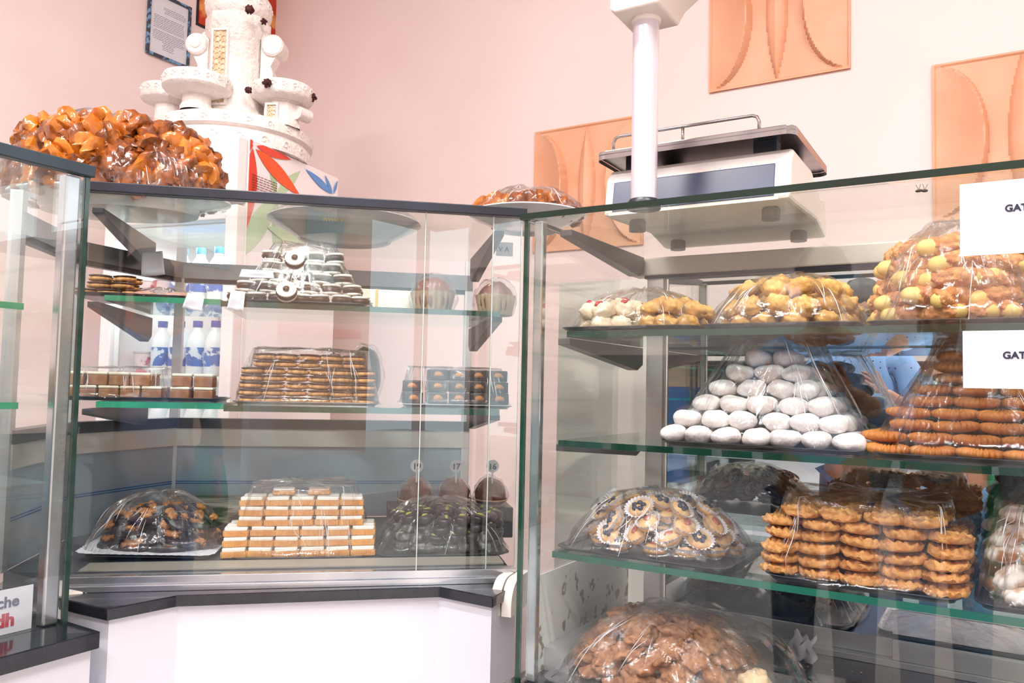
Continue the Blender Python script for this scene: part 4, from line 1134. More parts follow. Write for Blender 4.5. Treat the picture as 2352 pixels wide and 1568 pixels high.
# white carton with a gold ribbon
s_, z_ = mray(872, 700, .22)
bxt = thing('cake_box', 'white cake carton tied with a gold ribbon, behind the cookie pyramid', 'box', mp(s_ + .01, .30, tz1 + .0003), RZM + .05)
obj('carton', MB().box((-.085, 0, 0), (.085, .12, .06)), mat('ivory_card', 'efe6d6', 'ece2d0', rough=.6, scale=5), bxt, bev=.001)
rb = MB(); rb.box((-.02, -.0012, 0), (-.013, 0.0, .0605)); rb.box((-.02, -.0012, .0602), (-.013, .1212, .0612)); obj('ribbon', rb, GOLD, bxt)
# wrapped cakes at the right of the top shelf
def wcake(s, t, z, r, h, label, kk):
    tt = thing('wrapped_cake', label, 'cake', mp(s, t, z), RZM)
    obj('cake', blob_mb(r * .92, r * .92, h * .62, .12, 2, 24, 14, seed=kk, flat=.7), LOAFM, tt, smooth=True)
    def cf(i, j):
        th = 2 * PI * i; q = r * (.82 + .2 * j) * (1 + .05 * math.cos(20 * th)); return Vector((q * math.cos(th), q * math.sin(th), h * .62 * j + .0003))
    obj('paper_case', MB().grid(cf, 80, 4), mat('brown_paper', 'b9a184', 'a38a6c', rough=.7, scale=20), tt, smooth=True)
    o = obj('wrap', blob_mb(r * 1.12, r * 1.12, h * .72, .15, 2.6, 40, 20, seed=kk + 2, flat=.62), FILMO, tt, smooth=True, loc=(0, 0, .001))
wcake(mray(995, 700, .24)[0], .26, tz1, .052, .085, 'round brown cake in clear wrap on the top shelf, beside the ribboned carton', 1.)
wcake(mray(1152, 700, .22)[0] - .012, .24, tz1, .048, .08, 'round brown cake in a paper case and wrap, right end of the top shelf', 5.)
# hanging price papers
def slip(name, label, px, py, t, w, h, curl=.01, rot=0.0, dt=0.0):
    s, z = mray(px, py, t)
    def fn(i, j): return Vector(((i - .5) * w * (1 - .12 * j), curl * math.sin(PI * i) * (1 if j < .5 else .5) + .004 * j, (j - .5) * h))
    mb = MB(); mb.grid(fn, 8, 6); o = obj(name, mb, PAPER, smooth=True)
    o.matrix_world = FMs(s, t, z) @ Matrix.Rotation(rot, 4, 'Y'); md = o.modifiers.new('solid', 'SOLIDIFY'); md.thickness = .0004
    return tag(o, label, 'paper', None)
slip('price_slip', 'blank white paper slip hanging at the left end of the chocolate cookie tray', 543, 690, .105, .034, .042, rot=.1)
slip('price_slip', 'wavy white paper slip lying over the chocolate cookie pyramid', 590, 628, .135, .075, .018, .006)
slip('price_slip', 'white paper slip taped to the rear rail, upper left of the corner case', 350, 604, .40, .055, .06, rot=-.1)
slip('price_slip', 'small white paper slip stuck at the top shelf\'s left tray', 445, 693, .105, .04, .034, rot=.2)

# ---------------- corner case, middle shelf
tz2 = ZS2 + .0002
a0, a1 = sspan(530, 872, 912, .12); cs = (a0 + a1) / 2; hw = (a1 - a0) / 2
TR2 = FMs(cs, .12 + .125, tz2)
tray('pastry_tray', 'silver tray carrying chocolate-topped golden biscuits, middle shelf of the corner case', TR2, hw, .125, TRAYS)
stack(STRP, TR2 @ Matrix.Translation((0, -.118, .0035)), 6.4, 4, 7, .0495, .045, .0162, .2, .25, .0015, .12, .035, 'chocolate-topped golden biscuit', 'chocolate-topped biscuits', stag=False, spin=False, place='stack on the middle shelf')
film('clear wrap stretched over the stack of chocolate-topped biscuits', TR2, hw * 1.0, .126, .128, 'frus', top=.82, seed=6., fold=.005)
a0, a1 = sspan(180, 300, 905, .14)
TL3 = FMs(mray(262, 900, .2)[0] - .0, .23, ZS2 + .0042)
tray('pastry_tray', 'long dark tray of brown and cream cake pieces, left of the middle shelf', TL3, .115, .09)
cp = thing('cake_square', 'x', 'cake')
obj('sponge', MB().box((-.020, -.018, 0), (.020, .018, .022)), mat('brown_sponge', 'a9794f', '8b5a38', rough=.7, scale=60), cp, bev=.002)
obj('cream_top', MB().box((-.021, -.019, .0222), (.021, .019, .029)), CREAMB, cp, bev=.003)
CPp = Proto(cp)
for k in range(2):
    for i in range(5 - k):
        for j in range(2): CPp.put(TL3 @ Vector((-.088 + k * .02 + i * .044, -.055 + j * .05, .0036 + k * .0295)), (0, 0, RZM + random.uniform(-.1, .1)), 'brown cake square with a cream top, %s layer, left of middle shelf' % ('upper' if k else 'lower'), 'cream-topped cake squares')
film('clear wrap over the cream-topped cake squares', TL3, .116, .09, .072, 'frus', top=.9, seed=8., nu=60, nv=16)
TL4 = FMs(mray(450, 900, .2)[0], .23, ZS2 + .0042)
tray('pastry_tray', 'small dark tray of cream and nut pieces between the cake squares and the biscuit stack', TL4, .062, .09)
for k in range(2):
    for i in range(2): CPp.put(TL4 @ Vector((-.025 + i * .048, -.05, .0036 + k * .0295)), (0, 0, RZM + random.uniform(-.15, .15)), 'cake square with cream top, small tray left of the biscuit stack, %s layer' % ('upper' if k else 'lower'), 'cake squares on the small tray')
# dark loaf and foil behind the stack
s_, z_ = mray(838, 850, .40)
lf_ = thing('dark_cake_loaf', 'tall dark brown wrapped cake loaf behind the golden biscuit stack', 'cake', mp(s_, .42, tz2 + .0003), RZM)
obj('loaf', blob_mb(.045, .04, .075, .10, 1.6, 24, 16, flat=.95), mat('dark_loaf', '3c231d', '4d2f26', rough=.3, scale=14, coat=.3), lf_, smooth=True)
obj('wrap', blob_mb(.05, .045, .080, .14, 2.4, 40, 22, seed=3, flat=.94), FILMO, lf_, smooth=True)
s_, z_ = mray(762, 830, .38)
fo_ = solo('foil_ball', blob_mb(.045, .03, .062, .35, 5, 40, 24, flat=.95), mat('aluminium_foil', 'c9ccd2', rough=.2, metal=1, bump=1, scale=40, bscale=70), 'foil', 25)
fo_.location = mp(s_, .40, tz2 + .0003); tag(fo_, 'crumpled aluminium foil parcel behind the golden biscuit stack', 'foil')
# dark chocolate squares on a doily
a0, a1 = sspan(925, 1188, 912, .13); cs = (a0 + a1) / 2; hw = (a1 - a0) / 2
TR3 = FMs(cs - .004, .12 + .11, tz2)
tray('pastry_tray', 'tray with a white lace doily under dark chocolate squares, right of the middle shelf', TR3, hw - .004, .105, TRAYD, doily=True, h=.007)
stack(DRK, TR3 @ Matrix.Translation((.025, -.095, .0095)), 4, 3, 3, .047, .048, .0268, 0, .4, .001, .06, .015, 'dark chocolate square with a nut side', 'dark chocolate squares', stag=False, spin=False, place='block on the lace doily')
DRK[0].put(TR3 @ Vector((-.105, -.07, .0095)), (0, 0, RZM + .1), 'lone dark chocolate square low at the doily\'s left end', 'dark chocolate squares')
DRK[0].put(TR3 @ Vector((-.105, -.07, .0365)), (0, 0, RZM - .1), 'dark chocolate square stacked on the lone one at the doily\'s left end', 'dark chocolate squares')
film('clear wrap draped over the dark chocolate squares', TR3 @ Matrix.Translation((0, 0, .006)), hw - .004, .107, .088, 'frus', top=.85, seed=11.)

# ---------------- corner case, deck
dz0 = ZD + .0285
a0, a1 = sspan(515, 850, 1275, .13); cs = (a0 + a1) / 2; hw = (a1 - a0) / 2
TD = FMs(cs, .13 + .135, dz0)
tray('pastry_tray', 'flat tray under the pyramid of white-iced biscuits on the deck', TD, hw, .13, TRAYS, h=.004)
stack(ICED, TD @ Matrix.Translation((0, -.128, .0035)), 6, 4, 6, .0555, .038, .0205, .2, .3, .0015, .06, .03, 'golden scalloped biscuit with white icing', 'white-iced biscuits', stag=False, spin=False, place='pyramid on the deck', frontlean=.006)
for i, (dx_, c) in enumerate(((-.045, ICING), (.035, mat('pink_icing', 'dcb6a4', rough=.5)))):
    o = thing('topping_biscuit', 'flat biscuit with %s icing lying on top of the white-iced pyramid' % ('cream' if i == 0 else 'pink'), 'biscuit', TD @ Vector((dx_, -.02, .1275)), RZM)
    obj('biscuit', MB().prism(rrect(.026, .018, .005), 0, .009), CRUMB, o, bev=.001); obj('icing', MB().prism(rrect(.024, .016, .005), .0092, .014), c, o, bev=.001)
film('clear wrap over the pyramid of white-iced biscuits', TD, hw * 1.0, .133, .150, 'frus', top=.78, seed=14., fold=.005)
# chocolate bark with walnuts on doily
a0, a1 = sspan(165, 488, 1275, .13); cs = (a0 + a1) / 2; hw = (a1 - a0) / 2
TB = FMs(cs, .13 + .12, dz0 + .0004)
TBt = TB @ Matrix.Rotation(math.radians(2.0), 4, 'Y') @ Matrix.Translation((0, 0, .006))
tray('pastry_tray', 'tilted tray with a white lace doily under the chocolate and walnut bark', TBt, hw - .005, .115, TRAYD, doily=True)
bk = []
for kk in range(3):
    t = thing('walnut_bark', 'x', 'chocolate'); rnd = random.Random(kk)
    n = 9; pl = [((.042 * rnd.uniform(.75, 1.1)) * math.cos(i * 2 * PI / n), (.033 * rnd.uniform(.75, 1.1)) * math.sin(i * 2 * PI / n)) for i in range(n)]
    obj('chocolate_slab', MB().prism(pl, 0, .011), DCHOC, t, bev=.002, smooth=True)
    nm_ = []
    for q in range(5):
        w = blob_mb(.011, .008, .006, .7, 3.5, 16, 10, seed=kk * 5 + q)
        obj('walnut', w, WALN, t, loc=(rnd.uniform(-.024, .024), rnd.uniform(-.02, .018), .0095), rot=(0, 0, rnd.random() * 6), smooth=True)
    bk.append(Proto(t))
mound(bk, TB @ Matrix.Translation((0.012, 0, .016)), hw * .93, .105, .095, .060, .020, 'dark chocolate bark piece with walnuts', 'walnut chocolate bark pieces', 'heap at the left of the deck', tilt=.3, lean=.75)
film('shiny clear wrap over the walnut chocolate bark', TB @ Matrix.Translation((0, 0, .014)), hw, .118, .118, seed=17., m=FILMT, fold=.007)
# tray with piped lines behind
a0, a1 = sspan(365, 590, 1165, .40); cs = (a0 + a1) / 2; hw = (a1 - a0) / 2
Z_ = FMs(cs, .43, dz0)
pl_ = thing('raised_tray', 'flat cake sheet with piped nut lines on a raised stand, behind the walnut bark', 'cake'); pl_.matrix_world = Z_
obj('stand', MB().box((-hw * .8, -.08, 0), (hw * .8, .08, .045)), DGREY, pl_)
obj('cake_sheet', MB().box((-hw, -.10, .0455), (hw, .10, .085)), mat('piped_cake', '9b8d78', '3d342c', rough=.6, aniso=(16, 90, 90), contrast=(.42, .52), detail=5), pl_, bev=.003)
# dark chocolate heap at right
a0, a1 = sspan(860, 1178, 1272, .13); cs = (a0 + a1) / 2; hw = (a1 - a0) / 2
TK = FMs(cs, .13 + .12, dz0)
tray('pastry_tray', 'flat dark tray under the near-black chocolate bites on the deck', TK, hw - .004, .118, TRAYD, h=.004)
mound(DRK2, TK @ Matrix.Translation((.012, 0, .004)), hw * .9, .108, .102, .036, .0205, 'near-black chocolate bite with a green nut topping', 'dark chocolate bites', 'heap at the right of the deck', pw=4, tilt=.15, lean=.15)
film('clear wrap over the heap of near-black chocolate bites', TK, hw - .003, .12, .118, seed=21., fold=.007)
# three loaf cakes with round number tags behind
rs_ = thing('cake_riser', 'low dark stand carrying the three numbered loaf cakes', 'stand', mp(mray(1045, 1165, .36)[0] - .01, .40, dz0), RZM)
zl = mray(1045, 1168, .33)[1]
obj('riser_box', MB().box((-.16, -.055, 0), (.16, .07, zl - dz0)), DGREY, rs_, bev=.003)
for px, num in ((956, '19'), (1047, '17'), (1131, '16')):
    s_, z_ = mray(px, 1150, .36)
    lk = thing('loaf_cake', 'brown domed loaf cake in a clear tub with a round tag reading %s' % num, 'cake', mp(s_, .40, zl + .0004), RZM)
    lk['group'] = 'numbered loaf cakes'
    obj('cake', blob_mb(.040, .05, .045, .10, 2, 28, 16, seed=float(num), flat=.45), LOAFM, lk, loc=(0, 0, .004), smooth=True)
    obj('tub_rim', MB().tube([(.045 * math.cos(a) , .055 * math.sin(a), .015) for a in [i * PI / 16 for i in range(32)]], .0022, 6, closed=True), mat('amber_plastic', 'c8a986', rough=.3), lk, smooth=True)
    obj('wrap', blob_mb(.046, .056, .052, .12, 2.4, 40, 20, seed=float(num) + 2, flat=.4), FILMO, lk, loc=(0, 0, .001), smooth=True)
    st = MB().box((-.002, -.002, .055), (.002, .002, .088)); obj('tag_stem', st, PCUP, lk, loc=(0, -.03, 0))
    tg = obj('number_tag', MB().lathe([(0, -.0008), (.0165, -.0008), (.0165, .0008), (0, .0008)], 30, Matrix.Rotation(PI / 2, 4, 'X')), PAPER, lk, loc=(0, -.032, .103))
    text('tag_number', num, .021, INK, Matrix.Translation((-.011, -.0015, -.008)) @ Matrix.Rotation(PI / 2, 4, 'X'), tg, bold=.0004)

# ---------------- tray of honey pastries on the corner case top
pc_ = atd(282, 392, 1.92); zt_ = ZT + .0105
PT = Matrix.Translation((pc_.x, pc_.y, zt_)) @ Matrix.Rotation(RZM - .10, 4, 'Z')
tt = thing('serving_tray', 'white oval tray holding the big heap of honey pastries, on the corner case', 'tray'); tt.matrix_world = PT
sa, sb = .255, .155
obj('tray_body', MB().lathe([(0, 0), (.70, 0), (.73, .014), (.76, .018), (1.0, .034), (1.0, .038), (.97, .038), (.74, .024), (0, .024)], 56, Matrix.Diagonal((1, 1, 1, 1)), sa, sb), PORC, tt, smooth=50)
mound(CHEB, PT @ Matrix.Translation((-.018, .01, .026)), .232, .155, .20, .054, .034, 'glossy brown honey pastry', 'honey pastries in the big heap', 'big heap on the corner case', pw=2.6, tilt=.5, scale=1.2, lean=.7)
film('clear wrap over the big heap of honey pastries', PT @ Matrix.Translation((-.018, .01, .034)), .250, .172, .205, seed=31., m=FILMT, fold=.012, skirt=1.0, nu=130, nv=34)
# plate with honey pastries beside the right case
def plate(name, label, M_, r, depth=.03, foot=.6, m=None):
    t = thing(name, label, 'plate'); t.matrix_world = M_
    obj('dish', MB().lathe([(0, .006), (r * (foot - .04), .006), (r * (foot - .03), 0), (r * foot, 0), (r * (foot + .03), .008), (r * .9, depth * .75), (r, depth), (r * .985, depth + .003), (r * .88, depth * .85), (r * foot, .012), (0, .012)], 64), m or PORC, t, smooth=45)
    return t
g1 = mray(1222, 478, .20); pm = FMs(g1[0] - .01, .205, ZT + .0003)
pt1 = plate('round_plate', 'round white plate of honey pastries at the right end of the corner case', pm, .145, .036, .55)
mound(CHEB, pm @ Matrix.Translation((0, 0, .028)), .125, .115, .055, .048, .030, 'sticky honey pastry', 'honey pastries on the round plate', 'small heap on the round plate', tilt=.6, lean=.4)
film('clear wrap over the small plate of honey pastries', pm @ Matrix.Translation((0, 0, .034)), .135, .13, .070, seed=35., skirt=1.02)
g1 = mray(792, 545, .50); pm2 = FMs(g1[0], .495, ZT + .0003)
pt2 = plate('round_plate', 'large round grey-white plate with gold ornament under the crumbly cookies, on the corner case', pm2, .205, .050, .60, mat('grey_porcelain', '9a9fa8', 'a5aab2', rough=.15, scale=4, coat=.3))
mound(BRWN, pm2 @ Matrix.Translation((0, 0, .032)), .14, .14, .055, .045, .018, 'pale crumbly cookie', 'crumbly cookies on the gold-marked plate', 'plate with the gold ornament', tilt=.2, lean=.2, scale=.9)
film('clear wrap over the plate with gold ornament', pm2 @ Matrix.Translation((0, 0, .046)), .185, .185, .058, seed=37., skirt=1.05)
# gold leaf ornament on the plate's underside, front left
og = MB(); 
for q in range(7):
    a = -PI / 2 - .30 + q * .045; r_, z_ = .205 * .80, .0245
    for w in (0, 1):
        og.tube([(r_ * math.cos(a + (k * .012 if w else -k * .004)) * (1 + .012 * k), r_ * math.sin(a + (k * .012 if w else -k * .004)) * (1 + .012 * k), z_ + .0038 * k - .004) for k in range(5)], .0015, 5)
obj('gold_ornament', og, GOLD, pt2)

# ---------------- right case
def rspan(xa, xb, y, off): return aty(xa, y, YR + off).x, aty(xb, y, YR + off).x
z1, o1 = RS[0]; z2, o2 = RS[1]; z3, o3 = RS[2]; E_ = .0004
# shelf 1
x0, x1 = rspan(1278, 1588, 738, o1 + .01); c = (x0 + x1) / 2; hw = (x1 - x0) / 2
T = FR(c, o1 + .012 + .11, z1 + E_)
tray('pastry_tray', 'dark tray of cherry-topped and golden dough balls, upper shelf of the right case', T, hw, .11)
mound(CB, T @ Matrix.Translation((-hw * .42, 0, .004)), hw * .52, .095, .070, .040, .026, 'pale dough ball with a red candied cherry', 'cherry-topped dough balls', 'heap at the left of the upper shelf', back=False, lean=.35, tilt=.2)
mound(GB, T @ Matrix.Translation((hw * .48, 0, .004)), hw * .48, .095, .062, .040, .026, 'golden ball beside the cherry balls', 'golden dough balls beside the cherry balls', 'heap beside the cherry balls', lean=.35)
film('clear wrap over the cherry and golden dough balls', T, hw, .11, .085, seed=41., fold=.007)
x0, x1 = rspan(1598, 1968, 738, o1 + .01); c = (x0 + x1) / 2; hw = (x1 - x0) / 2
T = FR(c, o1 + .012 + .12, z1 + E_)
tray('pastry_tray', 'dark tray of golden dough balls, centre of the right case upper shelf', T, hw, .12)
mound(GB, T @ Matrix.Translation((0, 0, .004)), hw * .90, .105, .085, .041, .027, 'golden lumpy ball in middle tray', 'golden dough balls in the middle heap', 'middle heap of the upper shelf', pw=2.6, lean=.35)
film('clear wrap over the middle heap of golden dough balls', T, hw, .12, .100, seed=43., fold=.007)
x0, x1 = rspan(1985, 2420, 735, o1 + .01); c = (x0 + x1) / 2; hw = (x1 - x0) / 2
T = FR(c, o1 + .012 + .13, z1 + E_)
tray('pastry_tray', 'dark tray of nut-coated yellow rolls, right part of the upper shelf', T, hw, .13)
mound(ROLL, T @ Matrix.Translation((0, 0, .004)), hw * .92, .118, .150, .043, .026, 'yellow finger roll coated with chopped nuts', 'nut-coated finger rolls', 'heap of finger rolls', pw=2.2, lean=.15, tilt=.25, scale=1.05, yaw=.75)
film('clear wrap over the heap of nut-coated finger rolls', T, hw * 1.0, .132, .168, seed=46., fold=.010, m=FILM)
# shelf 2
x0, x1 = rspan(1508, 1985, 1020, o2 + .012); c = (x0 + x1) / 2; hw = (x1 - x0) / 2
T = FR(c, o2 + .012 + .14, z2 + E_)
tray('pastry_tray', 'dark tray of white powdered cookies, middle shelf of the right case', T, hw, .14)
stack(WHITE, T @ Matrix.Translation((-.004, -.128, .0035)), 7, 6, 6, .0470, .046, .0262, 1, .8, .003, 3, .12, 'round white powdered cookie', 'white powdered cookies', stag=False, back=True, place='pyramid')
film('clear wrap over the pyramid of white powdered cookies', T, hw * .99, .142, .178, 'frus', top=.42, seed=51., fold=.006)
x0, x1 = rspan(1998, 2520, 1045, o2 + .012); c = (x0 + x1) / 2; hw = (x1 - x0) / 2
T = FR(c, o2 + .012 + .14, z2 + E_)
tray('pastry_tray', 'dark tray of brown ridged biscuits, right part of the middle shelf', T, hw, .14)
stack(RIDG, T @ Matrix.Translation((0, -.130, .0035)), 5.2, 5, 9, .0585, .050, .0178, .46, .42, .004, .35, .07, 'brown ridged oval biscuit', 'brown ridged biscuits', stag=False, spin=False, back=True, place='tall stack behind the price card', frontlean=.006)
film('clear wrap with white streaks over the brown ridged biscuits', T, hw * 1.0, .142, .178, 'frus', top=.35, seed=54., fold=.008)
# shelf 3
x0, x1 = rspan(1268, 1668, 1262, o3 + .012); c = (x0 + x1) / 2; hw = (x1 - x0) / 2
T = FR(c, o3 + .012 + .12, z3 + E_)
tray('pastry_tray', 'tray with paper lining under petits fours in paper cups, lower shelf of the right case', T, hw, .12, TRAYD, h=.005, doily=False)
mound(CUPS, T @ Matrix.Translation((0, 0, .004)), hw * .92, .105, .096, .047, .022, 'petit four in a white paper cup', 'petits fours in paper cups', 'heap at the left of the lower shelf', pw=1.8, lean=.9, tilt=.4)
film('clear wrap over the petits fours in paper cups', T, hw, .121, .108, seed=61., fold=.006)
x0, x1 = rspan(1748, 2212, 1350, o3 + .012); c = (x0 + x1) / 2; hw = (x1 - x0) / 2
T = FR(c, o3 + .012 + .135, z3 + E_)
tray('pastry_tray', 'dark tray of golden crumble biscuits in columns, lower shelf of the right case', T, hw, .135)
stack(CRUM, T @ Matrix.Translation((0, -.125, .0035)), 5, 4, 6, .0575, .060, .0178, .10, .12, .004, 3, .10, 'golden crumble-topped biscuit', 'golden crumble biscuits', stag=False, back=True, place='columns on the lower shelf')
film('clear wrap bunched over the golden crumble biscuits', T, hw, .138, .125, 'frus', top=.86, seed=64., fold=.008)
x0, x1 = rspan(2235, 2560, 1400, o3 + .012); c = (x0 + x1) / 2; hw = (x1 - x0) / 2
T = FR(c, o3 + .012 + .13, z3 + E_)
tray('pastry_tray', 'dark tray of sugared shell cookies at the right end of the lower shelf', T, hw, .13)
SHL = []
for kk in range(2):
    def fn(th, q, kk=kk):
        p = disc_fn(.028, .022, .026, pw=2.1)(th, q); k = 1 + .06 * math.cos(9 * th + 6 * q); return Vector((p.x * k, p.y * k, p.z))
    SHL.append(Proto(solo('shell_cookie', MB().radial(fn, 54, 16), mat('sugared_shell', 'f2e6e0', 'b9794a', rough=.75, scale=30, contrast=(.46, .60), bump=.6), 'cookie')))
mound(SHL, T @ Matrix.Translation((0, 0, .004)), hw * .9, .115, .135, .052, .026, 'sugared brown shell cookie', 'sugared shell cookies', 'heap at the right end of the lower shelf', lean=.4, tilt=.3, back=True)
film('clear wrap over the sugared shell cookies', T, hw, .132, .152, seed=66., fold=.009, m=FILMT)
# deck of the right case
zd_ = ZR0 + E_
x0, x1 = rspan(1235, 1800, 1540, .02); c = (x0 + x1) / 2; hw = (x1 - x0) / 2
T = FR(c, .018 + .15, zd_)
tray('pastry_tray', 'large tray of brown crumb cookies on the right case deck', T, hw, .145, TRAYS, h=.005)
mound(BRWN, T @ Matrix.Translation((-.03, 0, .004)), hw * .82, .13, .105, .054, .017, 'brown rough crumb cookie', 'brown crumb cookies', 'heap on the deck', pw=1.6, lean=.3, tilt=.25)
film('cloudy clear wrap over the brown crumb cookies', T, hw, .148, .125, seed=71., fold=.010, m=FILMT)
PALEB = k_ball(mat('pale_domed_biscuit', 'e5cba6', 'd9b98e', rough=.6, scale=60, bump=.4), 'domed_biscuit', .024, .022)
for i, (px, py) in enumerate(((1702, 1548), (1762, 1556), (1735, 1530))):
    p = aty(px, py, YR + .06 + .03 * (i == 2)); random.choice(PALEB).put((p.x, p.y, zd_ + .006 + (.03 if i == 2 else 0)), (0, 0, i), ('pale domed biscuit under the wrap beside the crumb cookies, %s' % ('left one', 'right one', 'the upper one')[i]), 'pale domed biscuits', 1.0)
x0, x1 = rspan(1885, 2420, 1560, .06)
T = FR((x0 + x1) / 2, .03 + .14, zd_); hw = (x1 - x0) / 2
tray('pastry_tray', 'flat wrapped tray at the right of the deck, mostly below the picture', T, hw, .12, TRAYS, h=.006)
film('flat clear wrap over the tray at the right of the deck', T, hw * .98, .118, .03, seed=73., nu=60, nv=14)
# torn paper and crumbs on the deck
p = atz(1842, 1495, ZR0 + .02)
def tp(i, j): return Vector(((i - .5) * .045 + .004 * math.sin(j * 9), .01 * math.sin(i * 5 + j * 4), j * .05 + .006 * math.sin(i * 14)))
o = obj('torn_paper', MB().grid(tp, 10, 10), PAPER, smooth=True); o.location = (p.x, p.y, ZR0 + .0006); o.rotation_euler = (-.5, .2, .4); md = o.modifiers.new('s', 'SOLIDIFY'); md.thickness = .0005
tag(o, 'torn scrap of white paper standing on the right case deck', 'paper')
cm = MB()
for i in range(70):
    p = (random.uniform(XR + .3, .6), random.uniform(YR + .05, YB - .05), ZR0 + .0004); r = random.uniform(.0008, .0025)
    b_ = blob_mb(r, r, r * .8, .4, 2, 6, 4, seed=i); cm.add(b_.v, b_.f, Matrix.Translation(p))
tag(obj('crumbs', cm, mat('crumb_specks', 'd9cdb8', rough=.8)), 'pale biscuit crumbs scattered on the dark deck of the right case', 'crumbs', kind='stuff')

# ---------------- price cards
def card(label, p00, p11, yplane, words_, tx, tz, size):
    a = aty(*p00, yplane); b = aty(*p11, yplane)
    w = b.x - a.x; h = a.z - b.z
    t = thing('price_card', label, 'sign', (a.x, yplane, b.z), 0, 'price cards on the right case')
    obj('card', MB().prism([(0, 0), (w + .12, 0), (w + .12, .0012), (0, .0012)], 0, h), PAPER, t)
    tp_ = aty(*tx, yplane - .001)
    text('lettering', words_, size, INK, Matrix.Translation((tp_.x - a.x, -.0008, tp_.z - b.z)) @ Matrix.Rotation(PI / 2, 4, 'X'), t, bold=.0004, extrude=.0003)
    return t
card('white price card beginning GAT, upper one, taped to the right case glass', (2204, 424), (2352, 580), YR - .0035, 'GATEAUX', (2308, 486), 0, .0125)
card('white price card beginning GAT, lower one, before the ridged biscuits', (2211, 760), (2352, 893), YR - .0035, 'GATEAUX', (2303, 823), 0, .0125)
# price card in the left case
b = atx(77, 1345, XL - .02)
t = thing('price_card', 'white price card ending in stache with 8 dh in red, inside the left case', 'sign', (XL - .02, b.y, ZLD + .0005), 0)
hgt = atx(60, 1345, XL - .02).z - ZLD
Mc = Matrix.Rotation(PI / 2, 4, 'Z') @ Matrix.Rotation(PI / 2, 4, 'X')
obj('card', MB().box((-.0008, -.13, 0), (0, -.0, hgt)), PAPER, t)
text('lettering', 'stache', hgt * .34, INKG, Matrix.Translation((.0005, -.013 - hgt * .34 * 2.95, hgt * .60)) @ Mc, t, bold=.0006)
text('price', '8 dh', hgt * .40, INKR, Matrix.Translation((.0005, -.020 - hgt * .40 * 2.1, hgt * .18)) @ Mc, t, bold=.0012)
# handwritten mark under the right plate is on a small label
s_, z_ = mray(1160, 520, .30)
lb_ = thing('handwritten_label', 'small white label with a handwritten V, by the plate of honey pastries', 'label', mp(s_, .30, ZT - .05), RZM)
obj('label_paper', MB().box((-.022, 0, 0), (.022, .0006, .036)), PAPER, lb_); text('marking', 'V A', .018, INK, Matrix.Translation((-.016, -.0008, .012)) @ Matrix.Rotation(PI / 2, 4, 'X'), lb_)

# insect on the glass
def fly():
    t = thing('fly', 'x', 'insect')
    obj('body', blob_mb(.0045, .0022, .0022, .1, 2, 14, 8, flat=.9), mat('fly_brown', '3a2a1c', '20160f', rough=.4), t, smooth=True)
    w = MB()
    for s_ in (-1, 1): w.tube([(0, 0, .003), (.003 * s_, 0, .011)], .0003, 4)
    obj('antenna', w, mat('fly_leg', '4a3a2c', rough=.5), t)
    return Proto(t)
fp = fly()
for i, px in enumerate((2111, 2123)):
    p = aty(px, 441, YR - .003); fp.put((p.x, YR - .0025, p.z), (0, .1 * (1 if i else -1), 0), 'small brown fly on the right case glass, %s of the two' % ('right' if i else 'left'), 'flies on the glass', 1.0)

# ---------------- left case contents
for zz, lab, yy, kk in ((E + .1305, 'upper', YL - .30, 1.), (E - .0495, 'middle', YL - .26, 2.)):
    F = Matrix.Translation((XL - .22, yy, zz)) @ Matrix.Rotation(PI / 2, 4, 'Z')
    tray('pastry_tray', 'tray of wrapped pink-topped pastries on the left case %s shelf' % lab, F, .16, .11)
    mound(PALEB if kk > 1 else BRWN, F @ Matrix.Translation((0, 0, .004)), .14, .095, .06, .05, .024, 'pastry under wrap on the left case %s shelf' % lab, 'pastries on the left case %s shelf' % lab, 'small heap there', lean=.2, tilt=.2)
    film('clear wrap over the left case %s shelf tray' % lab, F, .16, .112, .08, seed=kk * 9, m=FILMT)
F = Matrix.Translation((XL - .22, YL - .28, ZLD + .0005)) @ Matrix.Rotation(PI / 2, 4, 'Z')
tray('pastry_tray', 'tray of reddish jam cakes on the left case deck', F, .18, .12, PORC)
jm = Proto(solo('jam_cake', MB().prism(rrect(.034, .03, .008), 0, .05), mat('jam_red', 'a4544a', 'bf7a6a', rough=.3, scale=20), 'cake', 40))
for i in range(4):
    for j in range(2): jm.put(F @ Vector((-.11 + i * .075, -.04 + j * .075, .0036)), (0, 0, PI / 2 + random.uniform(-.1, .1)), 'reddish jam-topped cake in the %s on the left case deck' % ('front row' if j == 0 else 'second row'), 'jam cakes in the left case')
film('crinkled clear wrap over the jam cakes in the left case', F, .18, .122, .10, seed=99., m=FILMT, fold=.01)

# ================================================================== behind the camera, seen in mirrors and glass
OC = thing('opposite_counter', 'white-fronted counter across the shop, seen in the mirror doors', 'counter', (-2.6, -3.1, 0), 0)
obj('base_cabinet', MB().box((0, 0, 0), (3.1, .7, .92)), WHITEP, OC); obj('worktop', MB().box((-.02, -.0, .9205), (3.12, .74, .95)), BLACKTOP, OC)
g = MB(); g.box((.02, .66, .951), (3.08, .665, 1.55)); obj('front_glass', g, GLASS, OC); obj('top', MB().box((0, .05, 1.5505), (3.1, .68, 1.565)), DGREY, OC)
obj('rear_panel', MB().box((.02, .02, .951), (3.08, .04, 1.55)), mat('teal_back', '2c4a48', '23393a', rough=.4, scale=2), OC)
for z in (1.13, 1.33): obj('shelf', MB().box((.03, .05, z), (3.07, .62, z + .01)), SHELFG, OC)
tg_ = Proto(solo('price_tag', MB().box((-.03, -.001, 0), (.03, .001, .045)), PAPER, 'price tag', False))
for i in range(12): tg_.put((-2.4 + i * .24, -2.34, .9505), (-.1, 0, 0), 'small white price tag standing in the row on the counter across the shop', 'price tags on the opposite counter')
